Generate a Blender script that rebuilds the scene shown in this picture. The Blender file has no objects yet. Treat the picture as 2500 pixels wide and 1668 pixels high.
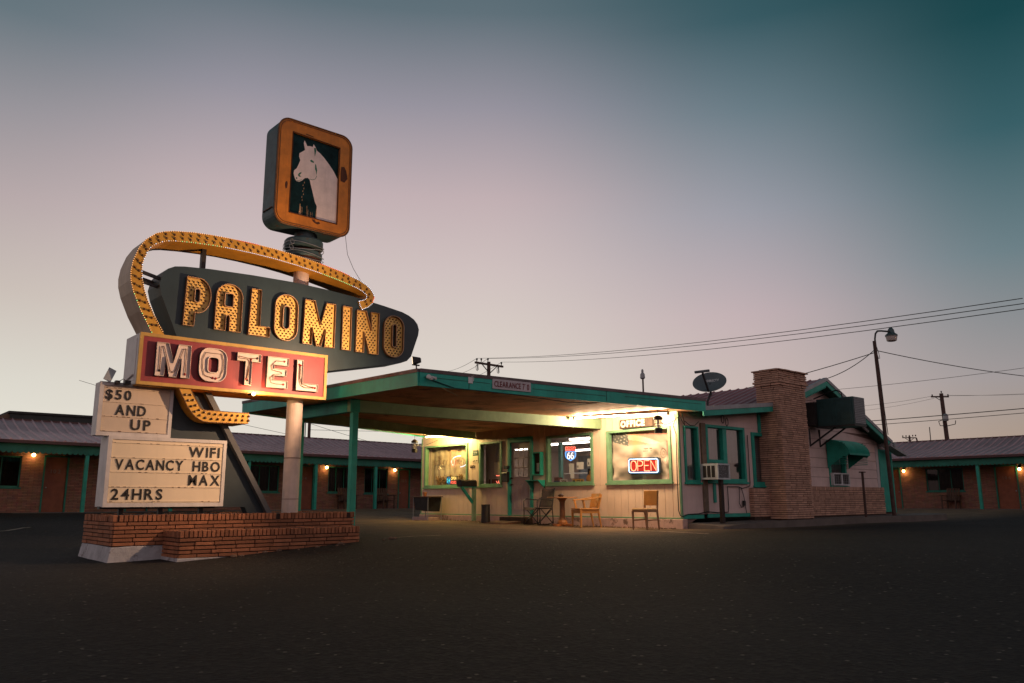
import bpy, math, random
from math import sin, cos, pi, radians, sqrt, atan2
from mathutils import Vector, Matrix
from mathutils.geometry import tessellate_polygon

random.seed(7)
S = bpy.context.scene
COL = S.collection

# ------------------------------------------------------------------ camera
# X runs along the sign faces and the office side wall, Y along the office front.
cam = bpy.data.cameras.new("camera")
cam.lens = 28.281; cam.sensor_width = 36.0; cam.sensor_fit = 'HORIZONTAL'
cam.clip_start = 0.05; cam.clip_end = 4000
co = bpy.data.objects.new("camera", cam); COL.objects.link(co)
AZ, PITCH, ROLL = radians(48.66), radians(11.13), radians(-0.18)
FWD = Vector((cos(AZ), sin(AZ), 0)); RGT = Vector((sin(AZ), -cos(AZ), 0))
_w = FWD * cos(PITCH) + Vector((0, 0, sin(PITCH)))
_u = RGT.cross(_w)
_r2 = RGT * cos(ROLL) + _u * sin(ROLL); _u2 = -RGT * sin(ROLL) + _u * cos(ROLL)
M = Matrix((_r2, _u2, -_w)).transposed().to_4x4()
M.translation = Vector((0, 0, 0.70))
co.matrix_world = M
S.camera = co

# ------------------------------------------------------------------ dusk sky
def lin(c):
    return tuple((v / 255 / 12.92) if v / 255 <= 0.04045 else ((v / 255 + 0.055) / 1.055) ** 2.4 for v in c)

wd = bpy.data.worlds.new("World"); S.world = wd; wd.use_nodes = True
nt = wd.node_tree; nt.nodes.clear()
def wn(t, **k):
    n = nt.nodes.new(t)
    for a, b in k.items(): setattr(n, a, b)
    return n
tc = wn('ShaderNodeTexCoord')
def wdot(v):
    n = wn('ShaderNodeVectorMath', operation='DOT_PRODUCT'); n.inputs[1].default_value = v
    nt.links.new(tc.outputs['Generated'], n.inputs[0]); return n.outputs['Value']
def wmath(op, a, b=None):
    n = wn('ShaderNodeMath', operation=op)
    for i, q in enumerate((a, b)):
        if q is None: continue
        if isinstance(q, (int, float)): n.inputs[i].default_value = q
        else: nt.links.new(q, n.inputs[i])
    return n.outputs[0]
el = wmath('MULTIPLY', wmath('ARCSINE', wdot((0, 0, 1))), 180 / pi)
az = wmath('MULTIPLY', wmath('ARCTAN2', wdot(RGT), wdot(FWD)), 180 / pi)
elf = wmath('DIVIDE', el, 60.0)
def ramp(stops):
    n = wn('ShaderNodeValToRGB'); cr = n.color_ramp; cr.interpolation = 'LINEAR'
    while len(cr.elements) > 1: cr.elements.remove(cr.elements[-1])
    for i, (e, c) in enumerate(stops):
        x = cr.elements[0] if i == 0 else cr.elements.new(e / 60.0)
        x.position = e / 60.0; x.color = (*lin(c), 1)
    nt.links.new(elf, n.inputs[0]); return n.outputs[0]
def wmix(a, b, lo, hi):
    mr = wn('ShaderNodeMapRange', interpolation_type='SMOOTHSTEP')
    mr.inputs['From Min'].default_value = lo; mr.inputs['From Max'].default_value = hi
    nt.links.new(az, mr.inputs['Value'])
    m = wn('ShaderNodeMix', data_type='RGBA')
    nt.links.new(mr.outputs[0], m.inputs[0]); nt.links.new(a, m.inputs[6]); nt.links.new(b, m.inputs[7])
    return m.outputs[2]
SKY_L = ramp([(0, (228, 225, 211)), (5, (226, 222, 210)), (7.4, (219, 215, 204)), (12.6, (202, 191, 183)), (18.3, (182, 168, 169)), (23.5, (150, 147, 153)), (28.8, (103, 118, 126)), (38, (60, 92, 99)), (60, (24, 58, 64))])
SKY_C = ramp([(0, (229, 223, 208)), (5, (227, 220, 208)), (11.4, (216, 205, 197)), (16, (208, 193, 191)), (21.2, (194, 176, 179)), (27.3, (151, 147, 158)), (33.3, (96, 112, 121)), (42, (48, 84, 92)), (60, (24, 58, 64))])
SKY_D = ramp([(0, (216, 196, 180)), (6, (205, 188, 180)), (12.5, (194, 176, 179)), (19.4, (156, 157, 167)), (26, (108, 126, 136)), (31.7, (58, 91, 100)), (42, (28, 66, 73)), (60, (20, 54, 60))])
SKY_R = ramp([(0, (180, 150, 128)), (4.2, (168, 151, 139)), (7.3, (159, 152, 152)), (14.9, (108, 128, 135)), (22.2, (57, 95, 103)), (28.6, (28, 71, 77)), (40, (14, 50, 56)), (60, (14, 46, 52))])
SKY_B = ramp([(0, (172, 142, 138)), (10, (222, 186, 182)), (22, (200, 182, 188)), (40, (118, 132, 142)), (60, (48, 72, 80))])
c1 = wmix(SKY_L, SKY_C, -36, -18)
c2 = wmix(wmix(c1, SKY_D, -3, 19), SKY_R, 15, 34)
c3 = wmix(c2, SKY_B, 50, 110)
c4 = wmix(SKY_B, c3, -120, -55)
bg = wn('ShaderNodeBackground'); bg.inputs[1].default_value = 1.0
nt.links.new(c4, bg.inputs[0])
wo = wn('ShaderNodeOutputWorld'); nt.links.new(bg.outputs[0], wo.inputs[0])

S.view_settings.view_transform = 'Standard'; S.view_settings.look = 'None'
S.view_settings.exposure = 0.0; S.view_settings.gamma = 1.0
S.view_settings.use_curve_mapping = False
S.render.engine = 'CYCLES'
S.cycles.max_bounces = 8; S.cycles.diffuse_bounces = 3; S.cycles.glossy_bounces = 3
S.cycles.transparent_max_bounces = 12; S.cycles.transmission_bounces = 4
S.cycles.sample_clamp_indirect = 2.0; S.cycles.use_denoising = True
S.cycles.caustics_reflective = False; S.cycles.caustics_refractive = False

# ------------------------------------------------------------------ materials
MATS = {}
def mat(name, col, rough=0.65, var=0.18, scale=2.5, bump=0.0, bscale=40, metal=0.0, streak=0.0, dirt=None, dirtamt=0.0, dirtscale=1.5, spec=0.4, island=0.0, emit=None, es=0.0):
    if name in MATS: return MATS[name]
    m = bpy.data.materials.new(name); m.use_nodes = True; MATS[name] = m
    t = m.node_tree; b = t.nodes['Principled BSDF']
    b.inputs['Roughness'].default_value = rough; b.inputs['Metallic'].default_value = metal
    b.inputs['Specular IOR Level'].default_value = spec
    L = t.links.new
    tcn = t.nodes.new('ShaderNodeTexCoord'); out = None
    def noise(sc, det=4, vec=None, rg=0.6):
        n = t.nodes.new('ShaderNodeTexNoise'); n.inputs['Scale'].default_value = sc; n.inputs['Detail'].default_value = det
        n.inputs['Roughness'].default_value = rg
        L(vec or tcn.outputs['Object'], n.inputs['Vector']); return n.outputs['Fac']
    def mixc(f, a, c, fixed=None):
        x = t.nodes.new('ShaderNodeMix'); x.data_type = 'RGBA'
        if f is None: x.inputs[0].default_value = fixed
        else: L(f, x.inputs[0])
        for i, q in ((6, a), (7, c)):
            if isinstance(q, tuple): x.inputs[i].default_value = (*q, 1)
            else: L(q, x.inputs[i])
        return x.outputs[2]
    def mr(f, a, b_, c=0.0, d=1.0):
        x = t.nodes.new('ShaderNodeMapRange'); x.clamp = True
        for k, v in zip(('From Min', 'From Max', 'To Min', 'To Max'), (a, b_, c, d)): x.inputs[k].default_value = v
        L(f, x.inputs['Value']); return x.outputs[0]
    lo = tuple(max(0, v * (1 - var)) for v in col); hi = tuple(min(1, v * (1 + var)) for v in col)
    cur = mixc(mr(noise(scale), 0.3, 0.7), lo, hi)
    if island:
        g = t.nodes.new('ShaderNodeNewGeometry')
        cur = mixc(mr(g.outputs['Random Per Island'], 0, 1, 0, island), cur, tuple(v * 0.42 for v in col))
    if streak:
        mp = t.nodes.new('ShaderNodeMapping'); mp.inputs['Scale'].default_value = (9, 9, 0.6)
        L(tcn.outputs['Object'], mp.inputs['Vector'])
        cur = mixc(mr(noise(1.6, 5, mp.outputs[0]), 0.5, 0.8, 0, streak), cur, tuple(v * 0.35 for v in col))
    if dirt:
        cur = mixc(mr(noise(dirtscale, 8, rg=0.7), 0.62 - 0.25 * dirtamt, 0.70 - 0.2 * dirtamt, 0, 1), cur, dirt)
    L(cur, b.inputs['Base Color'])
    if bump:
        bn = t.nodes.new('ShaderNodeBump'); bn.inputs['Strength'].default_value = bump; bn.inputs['Distance'].default_value = 0.02
        L(noise(bscale, 6), bn.inputs['Height']); L(bn.outputs[0], b.inputs['Normal'])
    if emit:
        b.inputs['Emission Color'].default_value = (*emit, 1); b.inputs['Emission Strength'].default_value = es
    return m

def brickmat(name, c1, c2, mortar, bw=0.30, rh=0.055, ms=0.006, bump=0.6):
    if name in MATS: return MATS[name]
    m = bpy.data.materials.new(name); m.use_nodes = True; MATS[name] = m
    t = m.node_tree; L = t.links.new; b = t.nodes['Principled BSDF']; b.inputs['Roughness'].default_value = 0.85
    tcn = t.nodes.new('ShaderNodeTexCoord'); g = t.nodes.new('ShaderNodeNewGeometry')
    sp = t.nodes.new('ShaderNodeSeparateXYZ'); L(tcn.outputs['Object'], sp.inputs[0])
    sn = t.nodes.new('ShaderNodeSeparateXYZ'); L(g.outputs['Normal'], sn.inputs[0])
    ab = t.nodes.new('ShaderNodeMath'); ab.operation = 'ABSOLUTE'; L(sn.outputs[0], ab.inputs[0])
    gt = t.nodes.new('ShaderNodeMath'); gt.operation = 'GREATER_THAN'; L(ab.outputs[0], gt.inputs[0]); gt.inputs[1].default_value = 0.6
    mx = t.nodes.new('ShaderNodeMix'); L(gt.outputs[0], mx.inputs[0]); L(sp.outputs[0], mx.inputs[2]); L(sp.outputs[1], mx.inputs[3])
    cb = t.nodes.new('ShaderNodeCombineXYZ'); L(mx.outputs[0], cb.inputs[0]); L(sp.outputs[2], cb.inputs[1])
    br = t.nodes.new('ShaderNodeTexBrick'); L(cb.outputs[0], br.inputs['Vector'])
    br.inputs['Scale'].default_value = 1; br.inputs['Brick Width'].default_value = bw; br.inputs['Row Height'].default_value = rh
    br.inputs['Mortar Size'].default_value = ms; br.inputs['Color1'].default_value = (*c1, 1); br.inputs['Color2'].default_value = (*c2, 1)
    br.inputs['Mortar'].default_value = (*mortar, 1); br.inputs['Mortar Smooth'].default_value = 0.2
    n = t.nodes.new('ShaderNodeTexNoise'); n.inputs['Scale'].default_value = 6; n.inputs['Detail'].default_value = 6
    L(tcn.outputs['Object'], n.inputs['Vector'])
    mm = t.nodes.new('ShaderNodeMix'); mm.data_type = 'RGBA'; mm.blend_type = 'MULTIPLY'; mm.inputs[0].default_value = 0.6
    L(br.outputs['Color'], mm.inputs[6]); L(n.outputs['Color'], mm.inputs[7])
    hs = t.nodes.new('ShaderNodeHueSaturation'); hs.inputs['Value'].default_value = 1.35; hs.inputs['Saturation'].default_value = 0.95
    L(mm.outputs[2], hs.inputs['Color']); L(hs.outputs[0], b.inputs['Base Color'])
    bn = t.nodes.new('ShaderNodeBump'); bn.inputs['Strength'].default_value = bump; bn.inputs['Distance'].default_value = 0.01; bn.invert = True
    L(br.outputs['Fac'], bn.inputs['Height']); L(bn.outputs[0], b.inputs['Normal'])
    return m

def glow(name, col, s, core=None):
    if name in MATS: return MATS[name]
    m = bpy.data.materials.new(name); m.use_nodes = True; MATS[name] = m
    t = m.node_tree; b = t.nodes['Principled BSDF']
    b.inputs['Base Color'].default_value = (*[min(1, v) for v in col], 1); b.inputs['Roughness'].default_value = 0.4
    b.inputs['Emission Color'].default_value = (*col, 1); b.inputs['Emission Strength'].default_value = s
    if 'panel' not in name: m.cycles.emission_sampling = 'NONE'
    return m

def glassmat(name, tint=(1, 1, 1), refl=0.10, rough=0.02):
    if name in MATS: return MATS[name]
    m = bpy.data.materials.new(name); m.use_nodes = True; MATS[name] = m
    t = m.node_tree; t.nodes.remove(t.nodes['Principled BSDF']); L = t.links.new
    tr = t.nodes.new('ShaderNodeBsdfTransparent'); tr.inputs[0].default_value = (*tint, 1)
    gl = t.nodes.new('ShaderNodeBsdfGlossy'); gl.inputs['Roughness'].default_value = rough
    lw = t.nodes.new('ShaderNodeLayerWeight'); lw.inputs[0].default_value = .5
    pw = t.nodes.new('ShaderNodeMath'); pw.operation = 'POWER'; pw.inputs[1].default_value = 5; L(lw.outputs['Facing'], pw.inputs[0])
    ad = t.nodes.new('ShaderNodeMath'); ad.operation = 'ADD'; ad.inputs[1].default_value = refl; ad.use_clamp = True; L(pw.outputs[0], ad.inputs[0])
    mx = t.nodes.new('ShaderNodeMixShader'); L(ad.outputs[0], mx.inputs[0]); L(tr.outputs[0], mx.inputs[1]); L(gl.outputs[0], mx.inputs[2])
    L(mx.outputs[0], t.nodes['Material Output'].inputs[0])
    return m

def vcmat(name, rough=0.85, bump=0.0, bscale=60):
    m = bpy.data.materials.new(name); m.use_nodes = True; MATS[name] = m
    t = m.node_tree; b = t.nodes['Principled BSDF']; b.inputs['Roughness'].default_value = rough
    a = t.nodes.new('ShaderNodeVertexColor'); a.layer_name = 'dye'
    t.links.new(a.outputs[0], b.inputs['Base Color'])
    return m

GREEN = mat('green_paint', (.018, .30, .22), .55, .22, 3, .12, 25, streak=.25)
FASCIA = mat('green_fascia_paint', (.022, .40, .30), .5, .22, 2, .12, 14, streak=.3)
BEAMG = mat('faded_green_paint', (.20, .30, .17), .6, .18, 3, .1, 30, streak=.25)
PINK = mat('pink_siding_paint', (.62, .47, .43), .7, .10, 2.2, .12, 60, streak=.18)
CREAM = mat('cream_siding_paint', (.68, .50, .37), .65, .08, 2.0, .10, 50, streak=.12)
STEM = mat('pink_foundation_paint', (.50, .33, .28), .8, .18, 3, .25, 25, streak=.3, dirt=(.16, .10, .075), dirtamt=.3, dirtscale=3)
SOFFIT = mat('stained_plywood', (.60, .29, .155), .75, .3, 1.6, .15, 12, dirt=(.16, .08, .05), dirtamt=.35, dirtscale=1.2)
ROOFM = mat('mauve_metal_roof', (.46, .29, .305), .40, .2, 1.4, .05, 8, metal=.35, streak=.35)
ROOFR = mat('maroon_metal_roof', (.30, .13, .14), .42, .2, 1.4, .05, 8, metal=.15, streak=.3)
BRK = mat('orange_roman_brick', (.40, .155, .075), .85, .22, 9, .5, 45, island=.75)
BRKDARK = mat('mortar_dark', (.045, .027, .02), .95, .3, 10, .4, 50)
BRKCH = mat('brown_chimney_brick', (.56, .33, .235), .88, .22, 9, .5, 45, island=.55)
BRKW = brickmat('wing_brick', (.30, .14, .085), (.20, .085, .055), (.075, .045, .035))
CONC = mat('concrete', (.12, .10, .088), .9, .2, 2.5, .35, 30, dirt=(.12, .10, .085), dirtamt=.25)
WHITEC = mat('whitewashed_concrete', (.42, .405, .415), .9, .2, 5, .7, 22, dirt=(.22, .19, .18), dirtamt=.25, dirtscale=6)
ALU = mat('white_sign_metal', (.62, .57, .54), .5, .12, 4, .08, 30, streak=.25, dirt=(.30, .15, .08), dirtamt=-.1, dirtscale=5)
MARQ = mat('marquee_acrylic', (.66, .53, .40), .45, .08, 2.0, .03, 12, streak=.12)
MARQL = mat('brightened_marquee_acrylic', (.70, .56, .40), .45, .06, 2.0, .03, 12, streak=.10, emit=(1.0, .66, .33), es=.055)  # slightly paler copy, faint glow added to brighten the vacancy face
TRIMF = mat('pale_green_trim', (.15, .29, .165), .55, .2, 4, .12, 30, streak=.2)
BLACK = mat('black_letter', (.018, .014, .012), .5, .2)
DARK = mat('dark_metal', (.022, .02, .02), .5, .25, 5, .1, 30)
SLATE = mat('slate_sign_enamel', (.026, .046, .053), .42, .16, 2.0, .06, 10, streak=.2)
SLATE2 = mat('dark_fin_enamel', (.024, .036, .042), .5, .2, 2, .06, 10)
YEL = mat('yellow_sign_enamel', (.64, .33, .04), .5, .14, 4, .08, 20, streak=.3)
YELD = mat('orange_yellow_enamel', (.52, .235, .025), .5, .2, 3, .08, 20, streak=.3)
LETY = mat('yellow_letter_back', (.86, .54, .15), .5, .12, 5, .06, 20, streak=.25)
LETW = mat('brown_letter_side', (.20, .085, .03), .6, .3, 7, .2, 30, streak=.3)
RIM = mat('pale_letter_rim', (.50, .30, .17), .5, .2, 8)
REDP = mat('red_sign_enamel', (.30, .045, .05), .5, .18, 2.2, .06, 12, streak=.3, dirt=(.20, .06, .045), dirtamt=.05, dirtscale=2.4)
CREML = mat('cream_letter_face', (.72, .58, .50), .5, .1, 6, .05, 20, streak=.18)
LETD = mat('black_letter_side', (.035, .032, .036), .55, .2)
LETI = mat('lavender_shade_letter_inside', (.34, .33, .38), .55, .12)  # bluish shade inside the letter pans is put into this colour
TUBEG = mat('unlit_neon_glass', (.16, .07, .045), .25, .2)
REDC = mat('red_rubber_cap', (.35, .02, .015), .5, .1)
TEALBOX = mat('weathered_teal_metal', (.045, .082, .088), .5, .35, 4, .15, 16, streak=.5, dirt=(.10, .045, .025), dirtamt=.18, dirtscale=3)
ORNGF = mat('orange_sign_frame', (.66, .22, .02), .5, .22, 4, .1, 20, streak=.35)
RUST = mat('rust', (.10, .035, .018), .85, .4, 7, .3, 30)
PICB = mat('dark_picture_ground', (.006, .026, .030), .7, .6, 4, .0, spec=.12)
PICW = mat('pale_horse_paint', (.88, .74, .69), .5, .12, 5, .04, 20, streak=.15)
PICG = mat('green_shadow_paint', (.03, .17, .10), .5, .3)
POLEW = mat('pale_pole_paint', (.58, .46, .41), .55, .14, 4, .1, 20, streak=.25, dirt=(.12, .06, .04), dirtamt=-.15, dirtscale=6)
WOODD = mat('dark_wood', (.075, .042, .026), .7, .3, 6, .2, 30)
WOODO = mat('honey_wood', (.42, .19, .045), .45, .2, 6, .1, 30)
WOODC = mat('tan_chair_wood', (.30, .16, .075), .55, .2, 6, .1, 30)
VINYL = mat('ochre_vinyl', (.36, .17, .035), .45, .2, 5, .15, 20)
VINYL2 = mat('tan_seat_fabric', (.50, .30, .13), .7, .15, 8, .2, 60)
CAMP = mat('grey_camp_fabric', (.10, .075, .062), .8, .25, 8, .3, 50)
TERRA = mat('terracotta', (.42, .16, .06), .85, .15, 8, .2, 40)
PINEP = mat('orange_table_wood', (.36, .13, .035), .5, .25, 6, .1, 30)
WHITEM = mat('white_paint', (.66, .62, .59), .5, .08, 6)
GREYM = mat('galvanised_metal', (.30, .31, .32), .45, .2, 6, .08, 30, metal=.3)
COOLT = mat('green_cooler_metal', (.022, .06, .06), .5, .25, 3, .08, 20, streak=.3)
PAPER = mat('paper', (.72, .70, .68), .8, .04)
DOORW = mat('door_paint', (.46, .36, .34), .6, .08, 4, .05, 20)
DOORB = mat('brown_room_door', (.20, .062, .03), .6, .2, 4, .05, 20)
CURT = mat('grey_curtain', (.42, .38, .37), .9, .12, 3, .1, 20)
INWALL = mat('interior_wall', (.55, .43, .37), .8, .12, 1.5)
INCEIL = mat('interior_ceiling', (.75, .69, .64), .8, .05)
CLOTHG = mat('olive_post_wood', (.16, .12, .085), .8, .25, 8, .2, 30)
POLEB = mat('brown_pole_wood', (.075, .042, .034), .8, .3, 5, .2, 20)
WIRE = mat('black_wire', (.012, .012, .013), .6, .1)
GLASS = glassmat('window_glass', (.94, .95, .94), .012)
GLASSD = glassmat('dark_window_glass', (.55, .58, .6), .21)
TUBE = glow('fluorescent_tube', (1.0, .88, .70), 5)
TUBEL = glow('fluorescent_tube_left', (1.0, .88, .60), 5)
BULBON = glow('lit_bulb', (1.0, .60, .18), 26)
NRED = glow('red_neon', (1.0, .20, .12), 2.6)
NORG = glow('orange_neon', (1.0, .30, .16), 2.2)
NBLU = glow('blue_neon', (.42, .66, 1.0), 2.2)
NBLU2 = glow('deep_blue_neon', (.12, .42, .95), 1.3)
NWHT = glow('white_neon', (1.0, .95, .95), 1.6)
NLAV = glow('lavender_neon', (.62, .68, 1.0), 1.6)
NYEL = glow('yellow_led', (1.0, .70, .22), 1.3)
NRLED = glow('red_led', (1.0, .14, .09), 1.4)
NTEAL = glow('teal_led', (.06, .62, .75), .9)
LEDW = glow('white_led', (.82, .88, 1.0), 1.7)
LEDA = glow('amber_led', (1.0, .52, .20), 1.5)
LEDG = glow('green_led', (.35, 1.0, .35), 1.6)
LEDR = glow('red_string_led', (1.0, .15, .08), 2.0)
BULBOFF = mat('unlit_bulb', (.20, .085, .025), .25, .3, 6)
SOCK = mat('bulb_socket', (.03, .015, .008), .6, .2)

# ------------------------------------------------------------------ mesh helpers
class MB:
    def __init__(s): s.v = []; s.f = []; s.mi = []; s.cur = 0; s.mats = []
    def use(s, m):
        if m not in s.mats: s.mats.append(m)
        s.cur = s.mats.index(m); return s
    def add(s, vs, fs):
        o = len(s.v); s.v += [tuple(v) for v in vs]
        for f in fs: s.f.append(tuple(i + o for i in f)); s.mi.append(s.cur)
        return s
    def box(s, x0, x1, y0, y1, z0, z1):
        return s.hexa([(x0, y0, z0), (x1, y0, z0), (x1, y1, z0), (x0, y1, z0)], [(x0, y0, z1), (x1, y0, z1), (x1, y1, z1), (x0, y1, z1)])
    def hexa(s, b, t):
        return s.add(list(b) + list(t), [(0, 3, 2, 1), (4, 5, 6, 7), (0, 1, 5, 4), (1, 2, 6, 5), (2, 3, 7, 6), (3, 0, 4, 7)])
    def poly(s, loops, place):
        """filled polygon with holes; place(u, v) -> point"""
        L = [[Vector((u, v, 0)) for u, v in lp] for lp in loops]
        flat = [p for lp in L for p in lp]
        tris = tessellate_polygon(L)
        return s.add([place(p.x, p.y) for p in flat], [tuple(t) for t in tris])
    def prism(s, loops, place, d0, d1):
        """loops extruded between depths; place(u, v, d)"""
        if not isinstance(loops[0][0], (tuple, list)): loops = [loops]
        s.poly(loops, lambda u, v: place(u, v, d0)); s.poly(loops, lambda u, v: place(u, v, d1))
        for lp in loops: s.wall(lp, place, d0, d1)
        return s
    def wall(s, lp, place, d0, d1, closed=True):
        n = len(lp)
        vs = [place(u, v, d0) for u, v in lp] + [place(u, v, d1) for u, v in lp]
        return s.add(vs, [(i, (i + 1) % n, n + (i + 1) % n, n + i) for i in range(n if closed else n - 1)])
    def tube(s, pts, r, n=6, closed=False):
        P = [Vector(p) for p in pts]; N = len(P)
        if N < 2: return s
        rings = []; prev = None
        for i, p in enumerate(P):
            a = P[(i - 1) % N] if (closed or i > 0) else None
            b = P[(i + 1) % N] if (closed or i < N - 1) else None
            d = ((b - p).normalized() if b is not None else Vector()) + ((p - a).normalized() if a is not None else Vector())
            if d.length < 1e-6: d = (b - p) if b is not None else p - a
            d.normalize()
            if prev is None:
                x = d.orthogonal().normalized()
            else:
                x = prev - d * prev.dot(d)
                if x.length < 1e-6: x = d.orthogonal()
                x.normalize()
            prev = x; y = d.cross(x)
            rr = r[i] if isinstance(r, (list, tuple)) else r
            rings.append([p + (x * cos(2 * pi * k / n) + y * sin(2 * pi * k / n)) * rr for k in range(n)])
        vs = [v for rg in rings for v in rg]; fs = []
        for i in range(N if closed else N - 1):
            a, b = i * n, ((i + 1) % N) * n
            fs += [(a + k, a + (k + 1) % n, b + (k + 1) % n, b + k) for k in range(n)]
        if not closed: fs += [tuple(range(n - 1, -1, -1)), tuple((N - 1) * n + k for k in range(n))]
        return s.add(vs, fs)
    def cyl(s, p0, p1, r, n=12): return s.tube([p0, p1], r, n)
    def bar(s, p0, p1, w, h, up=(0, 0, 1)):
        p0, p1 = Vector(p0), Vector(p1); d = (p1 - p0).normalized(); x = d.cross(Vector(up))
        if x.length < 1e-5: x = d.orthogonal()
        x.normalize(); y = x.cross(d).normalized()
        q = lambda p: [p - x * w / 2 - y * h / 2, p + x * w / 2 - y * h / 2, p + x * w / 2 + y * h / 2, p - x * w / 2 + y * h / 2]
        return s.hexa(q(p0), q(p1))
    def lathe(s, c, prof, n=14):
        c = Vector(c); vs = []; fs = []
        for r, z in prof: vs += [c + Vector((r * cos(2 * pi * k / n), r * sin(2 * pi * k / n), z)) for k in range(n)]
        for i in range(len(prof) - 1):
            fs += [(i * n + k, i * n + (k + 1) % n, (i + 1) * n + (k + 1) % n, (i + 1) * n + k) for k in range(n)]
        fs += [tuple(range(n - 1, -1, -1)), tuple((len(prof) - 1) * n + k for k in range(n))]
        return s.add(vs, fs)
    def ball(s, c, r, n=6, m=4, sc=(1, 1, 1)):
        c = Vector(c); vs = []; fs = []
        for i in range(m + 1):
            t = pi * i / m
            vs += [c + Vector((r * sc[0] * sin(t) * cos(2 * pi * k / n), r * sc[1] * sin(t) * sin(2 * pi * k / n), r * sc[2] * cos(t))) for k in range(n)]
        for i in range(m): fs += [(i * n + k, i * n + (k + 1) % n, (i + 1) * n + (k + 1) % n, (i + 1) * n + k) for k in range(n)]
        return s.add(vs, fs)
    def build(s, name, m=None, parent=None, smooth=False, bevel=0, solid=0, local=False):
        me = bpy.data.meshes.new(name)
        vs = s.v if local else [kp(v) for v in s.v]
        if parent is not None and not local:
            b = BASE[top_of(parent).name]; vs = [(v[0] - b[0], v[1] - b[1], v[2] - b[2]) for v in vs]
        me.from_pydata([tuple(v) for v in vs], [], s.f)
        ml = s.mats if s.mats else [m]
        for q in ml: me.materials.append(q)
        if s.mats: me.polygons.foreach_set('material_index', s.mi)
        me.update()
        import bmesh
        bm = bmesh.new(); bm.from_mesh(me); bmesh.ops.remove_doubles(bm, verts=bm.verts, dist=1e-5) if smooth else None
        bmesh.ops.recalc_face_normals(bm, faces=bm.faces); bm.to_mesh(me); bm.free()
        if smooth:
            me.polygons.foreach_set('use_smooth', [True] * len(me.polygons))
        o = bpy.data.objects.new(name, me); COL.objects.link(o)
        if parent is not None: o.parent = parent
        if solid:
            q = o.modifiers.new('solid', 'SOLIDIFY'); q.thickness = solid; q.offset = 0
        if bevel:
            q = o.modifiers.new('bevel', 'BEVEL'); q.width = bevel; q.segments = 2; q.limit_method = 'ANGLE'; q.angle_limit = radians(40)
        return o

BASE = {}
# the sign and its planters are drawn on a 1:1.12 grid (datum 0.70 m) and built at full size
K = 1.12; GRID = [False]
def kp(v): return (v[0] * K, v[1] * K, .70 + (v[2] - .70) * K) if GRID[0] else tuple(v)
def top_of(o):
    while o.parent is not None: o = o.parent
    return o
def thing(name, label, cat, loc=(0, 0, 0), rz=0, group=None):
    o = bpy.data.objects.new(name, None); COL.objects.link(o); o.empty_display_size = .2; loc = kp(loc)
    o.location = loc; o.rotation_euler = (0, 0, rz); o['label'] = label; o['category'] = cat
    if group: o['group'] = group
    BASE[o.name] = loc
    return o
def tag(o, label, cat, group=None):
    o['label'] = label; o['category'] = cat
    if group: o['group'] = group
    return o
def struct(o): o['kind'] = 'structure'; return o

YP = lambda y: (lambda u, v, d=0: (u, y + d, v))       # faces parallel to the sign (u = X, v = Z)
XP = lambda x: (lambda u, v, d=0: (x + d, u, v))       # faces parallel to the office front (u = Y, v = Z)

# text -----------------------------------------------------------------
_gl = {}
def glyph(ch, bold):
    k = (ch, bold)
    if k in _gl: return _gl[k]
    cu = bpy.data.curves.new('g', 'FONT'); cu.body = ch; cu.offset = bold; cu.resolution_u = 3; cu.extrude = .5
    ob = bpy.data.objects.new('g', cu); COL.objects.link(ob)
    dg = bpy.context.evaluated_depsgraph_get()
    me = bpy.data.meshes.new_from_object(ob.evaluated_get(dg))
    vs = [tuple(v.co) for v in me.vertices]; fs = [tuple(p.vertices) for p in me.polygons]
    bpy.data.objects.remove(ob); bpy.data.curves.remove(cu); bpy.data.meshes.remove(me)
    _gl[k] = (vs, fs); return _gl[k]
def text(mb, s, u0, u1, v0, v1, place, depth=.006, bold=.02, squash=None, flip=False):
    """fit s into the rectangle; place(u, v, d)"""
    items = []; H = None
    for ch in s:
        if ch == ' ': items.append(None); continue
        vs, fs = glyph(ch, bold)
        items.append((vs, fs, min(v[0] for v in vs), max(v[0] for v in vs)))
    hs = [glyph(c, bold)[0] for c in s if c.isalnum()] or [glyph('H', bold)[0]]
    y0 = min(min(v[1] for v in g) for g in hs); y1 = max(max(v[1] for v in g) for g in hs)
    k = (v1 - v0) / (y1 - y0); W = u1 - u0 if u1 > u0 else u0 - u1; sg = 1 if u1 > u0 else -1
    ws = [(.3 if it is None else it[3] - it[2]) * k for it in items]; tot = sum(ws)
    n = len(items); sq = squash or min(1.0, W * .86 / tot)
    gap = (W - tot * sq) / max(1, n - 1)
    x = 0
    for it, w in zip(items, ws):
        if it is not None:
            vs, fs, a, b = it
            mb.add([place(u0 + sg * (x + (v[0] - a) * k * sq), v0 + (v[1] - y0) * k, (v[2] - .5) * depth) for v in vs], fs)
        x += w * sq + gap
    return mb
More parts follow.
